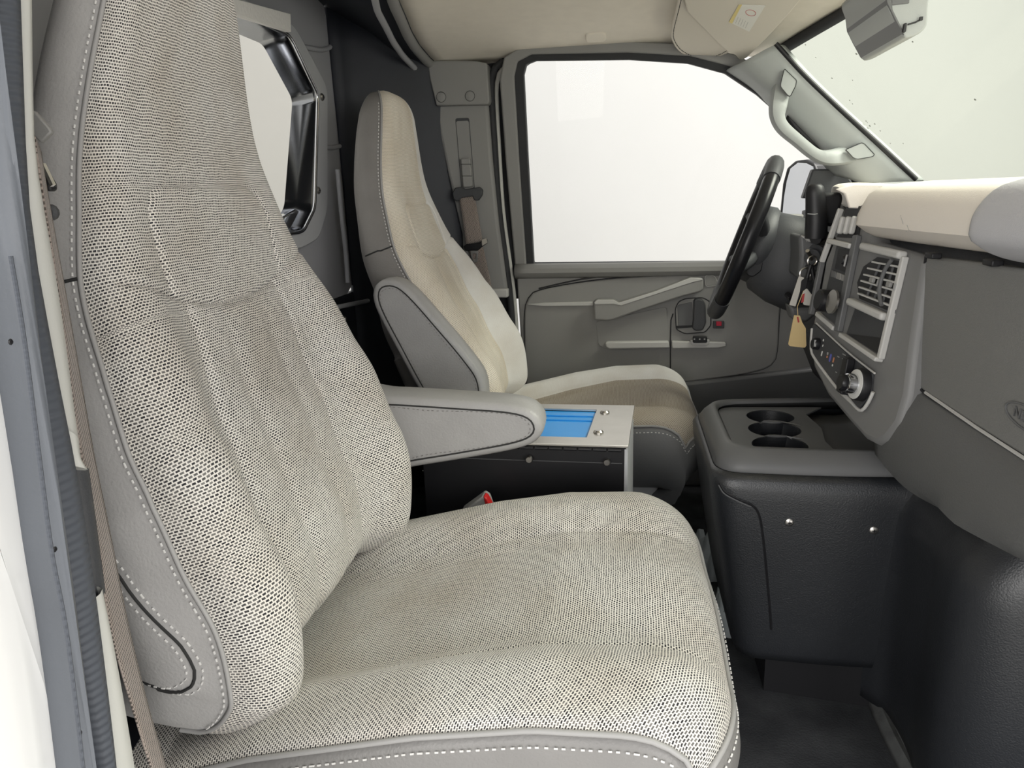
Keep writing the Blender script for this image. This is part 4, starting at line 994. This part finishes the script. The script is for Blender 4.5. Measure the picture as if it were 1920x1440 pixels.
# tray with three wells
from mathutils.geometry import tessellate_polygon
cups = [P(1444, 781, Z=.443), P(1452, 805, Z=.443), P(1462, 834, Z=.443)]
cr_ = [.043, .045, .045]
trayo = [Vector((p.x, p.y, .443)) for p in plan(.186, 1.161, 1.415, .34, .03)]
trayo[-1] = Vector((.385, 1.425, .443)); trayo[0] = Vector((.345, 1.161, .443))
trayo.insert(len(trayo), Vector((.345, 1.375, .443))); trayo.append(Vector((.352, 1.29, .443))); trayo.append(Vector((.340, 1.22, .443)))
holes = [[Vector((c.x+r*cos(-2*pi*k/28), max(c.y+r*sin(-2*pi*k/28), 1.163), .443)) for k in range(28)] for c, r in zip(cups, cr_)]
flat = trayo+[p for h in holes for p in h]
tri = tessellate_polygon([trayo]+holes)
o = mk('cup_tray', flat, [tuple(t) for t in tri], 'plastic_bezel', con, smooth=False, solid=.003); o['label'] = 'grey tray with round cup openings'
for h in holes:
    n_ = len(h); c = sum(h, Vector())/n_
    rws = [h, [p+Vector((0, 0, -.002)) for p in h], [c+(p-c)*.94+Vector((0, 0, -.055)) for p in h], [c+(p-c)*.80+Vector((0, 0, -.062)) for p in h], [c+Vector((0, 0, -.063))+(p-c)*.02 for p in h]]
    grid('cup_well', rws, 'plastic_console', con, closed=True, sharp=50)
rows = [[Vector((x, y, z)) for y in (1.160, 1.22, 1.30, 1.36, 1.424)] for x, z in ((.325, .4385), (.345, .430), (.365, .425), (.41, .424), (.45, .430), (.462, .452))]
grid('tray_floor', rows, 'plastic_bezel', con, sharp=60, solid=.003)
# parting line of the corner cover and two screws, on the cover surface
bvc = tree(o_body)
tube('parting_line', [on(bvc, p.x, p.y, .0003) for p in cr([Vector((x, y, 0)) for x, y in ((1350, 906), (1360, 922), (1385, 936), (1410, 947), (1423, 965), (1431, 1010), (1439, 1090), (1445, 1160), (1446, 1180))], 50)], .0020, 'black', con, sides=6)
tube('parting_highlight', [on(bvc, p.x-2, p.y+3, .0006) for p in cr([Vector((x, y, 0)) for x, y in ((1350, 906), (1360, 922), (1385, 936), (1410, 947))], 20)], .0012, 'plastic_bezel', con, sides=6)
for x, y in ((1480, 979), (1638, 994)):
    c = on(bvc, x, y, .0005); s = lathe('cover_screw', c, (0, -1, 0), [(.0066, -.003), (.0066, .0015), (.004, .003)], 'zinc', con, 14)
    box('screw_slot', c+Vector((0, -.0032, 0)), (.006, .001, .0014), 'black', s, 0); box('screw_slot', c+Vector((0, -.0032, 0)), (.0014, .001, .006), 'black', s, 0)
# flared foot of the cover toward the passenger footwell
path = cr([(.395, 1.135, 0), (.412, 1.112, 0), (.430, 1.08, 0), (.432, 1.00, 0), (.424, .945, 0), (.424, .90, 0), (.450, .862, 0), (.50, .84, 0), (.60, .83, 0)], 60)
rows = []
for i in range(20):
    z = .02+.44*i/19; rows.append([Vector((p.x+.06*sst(.36, .48, z), p.y, z)) for p in path])
o = grid('flared_side', rows, 'plastic_console', con, solid=-.004, sharp=60); o['label'] = 'rounded dark flank bulging into the footwell'
slab('cover_core_shade', [(.25, 1.15, .0), (.25, 1.43, .0), (.60, 1.50, .0), (.60, 1.05, .0), (.44, 1.12, 0)], (0, 0, .34), 'black', con)  # inner block painted flat black for the shadow beneath the console
fl = cr([P(x, y, Z=.012) for x, y in ((1612, 1262), (1640, 1330), (1668, 1390), (1712, 1475))], 20); fr_ = cr([P(x, y, Z=.02) for x, y in ((1644, 1258), (1664, 1330), (1690, 1390), (1738, 1475))], 20)
rows = [[p+Vector((0, 0, -.012)), p, p.lerp(q, .5)+Vector((0, 0, .006)), q, q+Vector((.03, 0, .03))] for p, q in zip(fl, fr_)]
o = grid('foot_strip', rows, 'strip', con, solid=.003); o['label'] = 'worn grey edge strip at the foot of the engine cover'

# ================================================================ STEERING
sw = thing('steering_wheel', 'black steering wheel seen nearly edge-on at the driver seat', 'steering wheel', (.27, 1.73, .55))
w0, w1 = P(1337, 592, Y=1.73), P(1457, 297, Y=1.73); wc = (w0+w1)/2; wr = (w1-w0).length/2-.012
wu = (w1-w0).normalized(); wv = Vector((.115, 1, -.045)).normalized(); wv = (wv-wu*wv.dot(wu)).normalized(); wn = wu.cross(wv).normalized()
if wn.x > 0: wn = -wn
o = tube('rim', [wc+wu*(wr*cos(a*pi/36))+wv*(wr*sin(a*pi/36)) for a in range(72)], .0165, 'black_gloss', sw, closed=True, sides=14)
for a0, a1 in ((-40, 40), (140, 220)):
    tube('rim_grip', [wc+wu*(wr*cos(radians(a)))+wv*(wr*sin(radians(a))) for a in range(a0, a1+1, 4)], .0182, 'plastic_dark', sw, sides=14)
for ang in (70, -70, 110, -110):
    d = wu*cos(radians(ang))+wv*sin(radians(ang)); tube('spoke', cr([wc+d*wr, wc+d*wr*.65-wn*.02, wc+d*.05-wn*.03], 10), .015, 'plastic_dark', sw)
hub = []
for r_, h in ((.02, .012), (.07, .006), (.085, -.006), (.088, -.03), (.075, -.05)):
    hub.append([wc+wu*(r_*cos(a*pi/14))+wv*(r_*1.05*sin(a*pi/14))+wn*(h-.012) for a in range(28)])
grid('hub_pad', hub, 'plastic_dark', sw, closed=True, caps=True, sharp=60)
colm = thing('steering_column', 'dark steering column shroud behind the wheel with ignition lock', 'steering column', (.42, 1.73, .55))
ax = -wn; rows = []
for t, ru, rv in ((.030, .070, .065), (.045, .090, .080), (.09, .100, .088), (.14, .098, .088), (.175, .088, .082), (.19, .075, .07)):
    c = wc+ax*t+Vector((0, 0, -.005-.12*t)); rows.append([c+wu*(ru*abs(cos(a*pi/20))**.8*(1 if cos(a*pi/20) >= 0 else -1))+wv*(rv*abs(sin(a*pi/20))**.8*(1 if sin(a*pi/20) >= 0 else -1)) for a in range(40)])
grid('column_shroud', rows, 'plastic_dark', colm, closed=True, caps=True, sharp=60)
fl_ = [P(x, y, Y=1.645) for x, y in ((1398, 498), (1415, 482), (1432, 486), (1428, 508), (1412, 520), (1400, 516))]
slab('stalk_boot', roundpoly(fl_, .006), (0, .012, 0), 'black', colm, .002)
ig = P(1526, 483, Y=1.50)
o = slab('lock_housing', [P(x, y, Y=1.53) for x, y in ((1498, 440), (1512, 441), (1545, 465), (1548, 500), (1520, 530), (1496, 520), (1500, 480))], (0, .09, 0), 'plastic_bezel', colm, .008, 3)
lathe('ignition_lock', P(1526, 483, Y=1.528), (-.6, -.8, .1), [(.026, -.02), (.026, .004), (.021, .006), (.018, .004), (.016, .010)], 'plastic_dark', colm, 28)
slab('shroud_trim', [P(x, y, Y=1.53) for x, y in ((1501, 441), (1522, 445), (1530, 455), (1510, 456))], (0, .02, 0), 'plastic_light', colm, .003)
o = tube('column_lever_pin', [P(1476, 552, Y=1.62), P(1484, 560, Y=1.60)], .006, 'black', colm)
sh = colm
rows = []
for x, y, r_ in ((1529, 447, .020), (1530, 432, .021), (1531, 415, .021), (1530, 395, .0195), (1529, 372, .0185), (1528.5, 362, .018), (1528.5, 350, .0155), (1528.5, 345, .010)):
    c = P(x, y, Y=1.50); rows.append([c+Vector((r_*cos(a*pi/10), r_*.85*sin(a*pi/10), 0)) for a in range(20)])
grid('lever_grip', rows, 'black', sh, closed=True, caps=True, sharp=50)
tube('grip_line', [P(1514, 401, Y=1.487)+Vector((0, 0, 0)), P(1527, 402, Y=1.481), P(1540, 400, Y=1.487)], .0009, 'grey_print', sh, sides=5)
tube('lever_arm', cr([P(1529, 447, Y=1.50), P(1540, 440, Y=1.55), P(1520, 450, Y=1.66)], 10), .012, 'black', sh)
slab('selector_dome', [P(x, y, Y=1.52) for x, y in ((1545, 362), (1578, 360), (1582, 372), (1568, 425), (1530, 424), (1518, 412))], (0, .03, 0), 'black', sh, .008, 3)
lathe('selector_pin', P(1547, 411, Y=1.515), (0, -1, 0), [(.004, 0), (.004, .004)], 'grey_print', sh, 10)

# ================================================================ KEYS AND TAGS
ky = thing('ignition_keys', 'bunch of keys hanging from the ignition lock', 'keys', P(1505, 560, Y=1.49))
tube('key_in_lock', [P(1522, 486, Y=1.508), P(1514, 470, Y=1.487)], .004, 'zinc', ky)
def circ(px, Y, r, rad, m, parent, name='split_ring', tilt=.3):
    c = P(*px, Y=Y); return tube(name, [c+Vector((r*cos(a*pi/10), r*tilt*cos(a*pi/10), r*sin(a*pi/10))) for a in range(20)], rad, m, parent, closed=True, sides=6)
circ((1523, 489), 1.487, .009, .0015, 'zinc', ky)
circ((1510, 513), 1.487, .011, .0016, 'zinc', ky)
tube('strap', cr([P(x, y, Y=1.485) for x, y in ((1521, 497), (1524, 515), (1530, 540), (1528, 558))], 12), .0042, 'black', ky)
tube('strap', cr([P(x, y, Y=1.482) for x, y in ((1520, 497), (1516, 510), (1512, 525), (1504, 540))], 12), .004, 'black', ky)
slab('spare_key', [P(x, y, Y=1.480) for x, y in ((1498, 518), (1508, 520), (1492, 575), (1480, 572))], (0, .003, 0), 'tag_grey', ky, .001)
slab('key_bow', roundpoly([P(x, y, Y=1.478) for x, y in ((1503, 525), (1516, 520), (1512, 545), (1500, 548))], .004), (0, .004, 0), 'black', ky, .001)
slab('plastic_fob', roundpoly([P(x, y, Y=1.476) for x, y in ((1505, 548), (1513, 540), (1528, 560), (1527, 574), (1506, 572))], .004), (0, .003, 0), 'tag_grey', ky, .001)
slab('red_print', [P(x, y, Y=1.475) for x, y in ((1505, 552), (1509, 550), (1507, 566), (1502, 568))], (0, .001, 0), 'red_print', ky)
tube('tag_string', [P(x, y, Y=1.478) for x, y in ((1507, 545), (1495, 575), (1496, 592))], .0008, 'tag_card', ky, sides=5)
tg = slab('key_tag', [P(x, y, Y=1.470) for x, y in ((1489, 591), (1500, 592), (1504, 604), (1511, 616), (1512, 648), (1509, 652), (1481, 649), (1478, 645), (1486, 605))], (0, .0015, 0), 'tag_card', ky, 0); tg['label'] = 'buff cardboard key tag'
slab('tag_hole_mark', [P(x, y, Y=1.4695) for x, y in ((1494, 594), (1497, 594), (1499, 604), (1496, 605))], (0, .0005, 0), 'red_print', tg)
slab('dash_bracket', [P(x, y, Y=1.56) for x, y in ((1480, 572), (1496, 578), (1528, 575), (1533, 588), (1512, 606), (1486, 600))], (0, .05, 0), 'plastic_bezel', colm, .006)

# ================================================================ BOX BETWEEN THE SEATS
bx = thing('storage_box', 'black storage box with hinged bare-metal lid between the seats', 'box', (-.15, 1.38, 0))
ZL = .45
c4 = [None, P(1190, 760, Z=ZL), P(1178, 836, Z=ZL), None]; c4[0] = Vector((-.36, c4[1].y+.006, ZL)); c4[3] = Vector((-.36, c4[2].y+.012, ZL))
bodyp = [c4[0]+Vector((.006, -.006, -.006)), c4[1]+Vector((-.007, -.006, -.006)), c4[2]+Vector((-.006, .006, -.006)), c4[3]+Vector((.006, .006, -.006))]
slab('box_body', bodyp, (0, 0, -(ZL-.008)), 'black', bx, .002)
hole = [P(960, 764, Z=ZL), P(1119, 768, Z=ZL), P(1100, 820, Z=ZL), P(930, 816, Z=ZL)]
lidt = ringslab('box_lid', c4, hole, (0, 0, -.004), 'steel', bx, .0006); lidt['label'] = 'bare metal lid with a window'
o = slab('blue_insert', [p+Vector((0, 0, -.0050)) for p in hole], (0, 0, -.0008), 'blue_tray', bx); o['label'] = 'bright blue panel showing in the lid opening'
tube('insert_fold', [P(940, 777, Z=ZL-.004), P(1112, 781, Z=ZL-.004)], .0014, 'blue_tray', o); tube('insert_fold', [P(940, 785, Z=ZL-.004), P(1110, 789, Z=ZL-.004)], .0014, 'blue_tray', o)
for x, y in ((1134, 774), (1122, 811)):
    lathe('lid_stud', P(x, y, Z=ZL), (0, 0, 1), [(.009, 0), (.009, .002), (.006, .005), (.003, .005)], 'zinc', bx, 18)
nd = (c4[2]-c4[3]).normalized()
for k in range(14):
    a = c4[3]+nd*(.012+.025*k)+Vector((0, -.002, -.008)); tube('hinge_knuckle', [a, a+nd*.022], .0028, 'black', bx, sides=8)
for x, y in ((993, 859), (1138, 864)):
    lathe('side_knob', P(x, y, Y=bodyp[2].y), (0, -1, 0), [(.005, -.002), (.005, .003), (.0065, .006), (.005, .010)], 'zinc', bx, 14)
tube('side_seam', [bodyp[3]+Vector((.01, -.0004, -.028)), bodyp[2]+Vector((-.004, -.0004, -.028))], .0007, 'plastic_bezel', bx, sides=5)
slab('corner_angle', [bodyp[2]+Vector((.001, 0, -.004)), bodyp[1]+Vector((.001, -.05, -.004)), bodyp[1]+Vector((.001, -.05, -.42)), bodyp[2]+Vector((.001, 0, -.42))], (.003, 0, 0), 'frame_grey', bx, .001)
slab('corner_strip', [P(x, y, Y=bodyp[2].y-.001) for x, y in ((1171, 842), (1177, 842), (1176, 1000), (1169, 1000))], (0, -.002, 0), 'frame_grey', bx)

# ================================================================ SEAT BELTS
def webbing(name, L, R, parent, n=40, th=.0014):
    a, b = cr(L, n), cr(R, n); rows = [[p.lerp(q, k/5) for k in range(6)] for p, q in zip(a, b)]
    return grid(name, rows, 'belt_webbing', parent, solid=th)
pb = thing('passenger_seat_belt', 'grey-brown seat belt webbing hanging beside the passenger seat', 'seat belt', (-.37, .44, .2))
Lp = [P(x, y, Y=Y) for x, y, Y in ((62, 255, .462), (72, 330, .458), (108, 560, .450), (130, 720, .446), (150, 860, .444), (178, 1010, .442), (205, 1180, .440), (250, 1340, .440), (300, 1500, .440))]
Rp = [P(x, y, Y=Y) for x, y, Y in ((74, 285, .478), (84, 350, .478), (122, 560, .480), (150, 720, .482), (175, 860, .484), (206, 1010, .484), (240, 1180, .484), (280, 1340, .482), (328, 1500, .480))]
webbing('webbing', Lp, Rp, pb)
gd = [P(x, y, Y=.478) for x, y in ((56, 207), (62, 206), (92, 240), (96, 248), (76, 268), (58, 250))]
slab('belt_guide', gd, (-.002, .006, 0), 'plastic_pillar', pb, .002)
slab('latch_blade', [P(x, y, Y=.485) for x, y in ((76, 306), (80, 306), (99, 346), (94, 350))], (0, .003, 0), 'chrome', pb)
slab('latch_grip', [P(x, y, Y=.488) for x, y in ((78, 318), (94, 346), (94, 358), (86, 360), (82, 345))], (0, .008, 0), 'black', pb, .002)
lathe('belt_stop', P(96, 398, Y=.492), (.3, -1, 0), [(.006, 0), (.006, .004), (.004, .006)], 'plastic_dark', pb, 12)

db = thing('driver_seat_belt', 'brown-grey seat belt on the far pillar with its ring and latch tongue', 'seat belt', (-.42, 2.05, .5))
yw = YB-.022
webbing('webbing', [P(x, y, Y=yw) for x, y in ((861, 371), (866, 400), (874, 458))], [P(x, y, Y=yw) for x, y in ((890, 368), (896, 400), (905, 452))], db, 14)
webbing('webbing', [P(x, y, Y=yw+.004) for x, y in ((878, 462), (888, 500), (905, 570), (920, 640))], [P(x, y, Y=yw-.001) for x, y in ((904, 456), (912, 490), (927, 560), (945, 640))], db, 20)
dr = [P(x, y, Y=yw-.006) for x, y in ((848, 362), (853, 352), (864, 350), (872, 355), (890, 352), (899, 350), (905, 356), (904, 366), (897, 376), (889, 376), (886, 368), (865, 371), (858, 378), (850, 374))]
o = slab('belt_ring', dr, (0, .014, 0), 'plastic_dark', db, .003, 3); o['label'] = 'dark shoulder ring holding the webbing'
lt = [P(x, y, Y=yw-.006) for x, y in ((868, 462), (875, 458), (900, 455), (904, 448), (913, 448), (914, 456), (905, 462), (895, 470), (872, 470))]
slab('latch_body', lt, (0, .008, 0), 'black_gloss', db, .002)
lo = [P(x, y, Y=yw-.004) for x, y in ((882, 470), (897, 470), (895, 491), (884, 492))]; ce = sum(lo, Vector())/4
ringslab('latch_tongue', lo, [ce+(p-ce)*.5 for p in lo], (0, .002, 0), 'chrome', db)
slab('tongue_shoulder', [P(x, y, Y=yw-.0075) for x, y in ((903, 449), (912, 447), (914, 455), (904, 461))], (0, .002, 0), 'zinc', db)

bu = thing('belt_buckle', 'grey seat belt buckle with red release beside the passenger cushion', 'buckle', P(895, 960, Y=1.12))
slab('buckle_body', [P(x, y, Y=1.10) for x, y in ((862, 962), (905, 931), (914, 937), (922, 960), (900, 985))], (0, .03, 0), 'leather', bu, .003)
o = slab('release_button', [P(x, y, Y=1.098) for x, y in ((906, 931), (912, 934), (925, 958), (912, 960))], (0, .020, 0), 'red', bu, .002); o['label'] = 'red release button'

# ================================================================ VISOR, MIRRORS
vs = thing('sun_visor', 'beige driver sun visor with a printed warning label', 'sun visor', (.30, 1.85, 1.21))
VN = Vector((.10, .12, 1)).normalized(); VP0 = (VN, Vector((.30, 1.85, 1.222)))
def Vp(x, y, off=0): return P(x, y, plane=VP0)-VN*off
fl1 = [(1278, -40), (1268, 10), (1259, 50), (1261, 70), (1275, 90), (1300, 102), (1330, 105), (1352, 98), (1373, 84), (1340, 55), (1290, 5), (1284, -40)]
slab('visor_flap', cr([Vp(x, y) for x, y in fl1], 60, True), -VN*.010, 'visor', vs, .004, 3)
stitches('flap_stitching', cr([Vp(x, y, .0108) for x, y in ((1283, -30), (1273, 12), (1264, 50), (1266, 68), (1279, 86), (1302, 97), (1330, 100), (1350, 94), (1368, 84))], 60), 'seam_dark', vs)
fl2 = [(1282, -30), (1290, 5), (1335, 52), (1366, 82), (1380, 88), (1386, 96), (1395, 97), (1404, 92), (1440, 55), (1485, 5), (1520, -40)]
slab('visor_board', [Vp(x, y, .012) for x, y in fl2], -VN*.008, 'visor', vs, .004, 3)
lbl = slab('warning_label', [Vp(x, y, .0205) for x, y in ((1388, -12), (1369, 22), (1407, 41), (1438, -10))], -VN*.0006, 'paper', vs); lbl['label'] = 'white and yellow printed warning label'
slab('label_band', [Vp(x, y, .0212) for x, y in ((1388, -12), (1369, 22), (1375, 25), (1394, -12))], -VN*.0003, 'yellow_print', lbl)
lc = [Vp(1410+9*cos(a*pi/12)-3*sin(a*pi/12), 4+5*sin(a*pi/12)+3*cos(a*pi/12), .0212) for a in range(24)]
tube('label_symbol', lc, .0006, 'red_print', lbl, closed=True, sides=5)
for i in range(6): tube('label_line', [Vp(1382+i*4.6, 10+i*2.4, .0212), Vp(1377+i*4.6, 22+i*2.4, .0212)], .0004, 'paper_text', lbl, sides=4)

rm = thing('rear_view_mirror', 'pale grey rear-view mirror hanging from the top of the windshield', 'mirror', P(1700, 30, Y=1.30))
mo = [(1655, -60), (1658, -20), (1664, 10), (1672, 28), (1690, 58), (1694, 68), (1700, 71), (1718, 66), (1732, 56), (1739, 44), (1741, 10), (1742, -60)]
slab('mirror_housing', cr([P(x, y, Y=1.27) for x, y in mo], 50, True), (0, .20, 0), 'plastic_apillar', rm, .006, 3)
mi = [(1658, -40), (1663, 5), (1676, 32), (1692, 62), (1696, 66), (1690, 50), (1674, 18), (1668, -40)]
slab('mirror_bezel', [P(x, y, Y=1.268) for x, y in mi], (0, .204, 0), 'plastic_bezel', rm, .001)
slab('end_patch', [P(x, y, Y=1.268) for x, y in ((1672, -40), (1672, 10), (1705, 6), (1708, -40))], (0, .004, 0), 'plastic_bezel', rm, .001)  # darker plastic patch on the near end of the housing
slab('dip_lever', roundpoly([P(x, y, Y=1.262) for x, y in ((1696, 43), (1701, 42), (1699, 60), (1693, 61))], .002), (0, .006, 0), 'black', rm, .001)
tube('lever_slot', [P(x, y, Y=1.268) for x, y in ((1702, 46), (1716, 42), (1728, 36))], .0012, 'black', rm, sides=6)
box('slot_end', P(1727, 35, Y=1.267), (.004, .004, .005), 'black', rm, 0)
tube('mirror_stem', [P(1700, -40, Y=1.36), P(1760, -120, Y=1.33)], .010, 'plastic_bezel', rm)

sm = thing('side_mirror', 'black outside mirror seen through the driver window', 'mirror', P(1495, 400, Y=2.32))
mo = [(1458, 425), (1461, 395), (1466, 345), (1474, 315), (1490, 301), (1510, 299), (1526, 306), (1532, 325), (1532, 372), (1526, 424)]
mg = [(1467, 402), (1470, 370), (1475, 340), (1482, 316), (1496, 305), (1512, 306), (1524, 312), (1527, 328), (1526, 366), (1520, 402)]
mpl0 = (Vector((-.8, -.6, 0)), P(1495, 350, Y=2.304)); slab('mirror_housing', [P(x, y, plane=mpl0) for x, y in mo], Vector((.8, .6, 0))*.09, 'black', sm, .008, 3)
MN = Vector((-.8, -.6, 0)); mpl = (MN, P(1495, 350, Y=2.30))
slab('mirror_glass', [P(x, y, plane=mpl) for x, y in mg], -MN*.003, 'mirror', sm)
slab('mirror_arm', [(.50, 2.148, .66), (.56, 2.148, .66), (.60, 2.34, .70), (.52, 2.34, .70)], (0, 0, .05), 'black', sm, .008)

# ================================================================ LOOSE CLOTHS ON THE FLOOR
def cloth(px, w_, h_, rot, label, hgt):
    c = P(*px, Z=.02); rows = []; rnd = random.Random(px[0])
    for i in range(15):
        r = []
        for j in range(15):
            u, v = i/14*2-1, j/14*2-1; k = sqrt(max(0, 1-.9*max(abs(u), abs(v))**3)); rr = 1-.15*sin(u*3+v*2)
            x, y = u*w_*rr, v*h_*rr; z = hgt*(.25+.75*k)*(1+.35*sin(u*9+v*3)+.2*sin(v*11-u*4)) if max(abs(u), abs(v)) < .99 else 0
            r.append(c+Vector((x*cos(rot)-y*sin(rot), x*sin(rot)+y*cos(rot), max(0, z)-.02)))
        rows.append(r)
    o = grid('rag', rows, 'cloth_grey', None, solid=.002); tag(o, label, 'rag', 'rags behind the console'); return o
cloth((1350, 1052), .05, .06, .3, 'pale grey rag on the floor behind the console, the farther one', .07)
cloth((1366, 1156), .026, .038, -.2, 'pale grey rag on the floor behind the console, the nearer one', .06)

# ================================================================ BOOTH
struct(mk('wall_booth_far', [(-5, 4.8, -.7), (6, 4.8, -.7), (6, 4.8, 4), (-5, 4.8, 4)], [(0, 1, 2, 3)], 'booth', smooth=False, solid=.05), 'white booth wall outside the driver window', 'wall')
struct(mk('wall_booth_front', [(6, 4.8, -.7), (6, -4, -.7), (6, -4, 4), (6, 4.8, 4)], [(0, 1, 2, 3)], 'booth_front_dimmed', smooth=False, solid=.05), 'white booth wall ahead of the windshield', 'wall')
struct(mk('wall_booth_rear', [(-5, 4.8, -.7), (-5, -4, -.7), (-5, -4, 4), (-5, 4.8, 4)], [(0, 1, 2, 3)], 'booth', smooth=False, solid=.05), 'pale wall seen through the bulkhead window', 'wall')
struct(mk('floor_booth', [(-5, -4, -.7), (6, -4, -.7), (6, 4.8, -.7), (-5, 4.8, -.7)], [(0, 1, 2, 3)], 'booth_floor', smooth=False, solid=.05), 'concrete booth floor', 'floor')
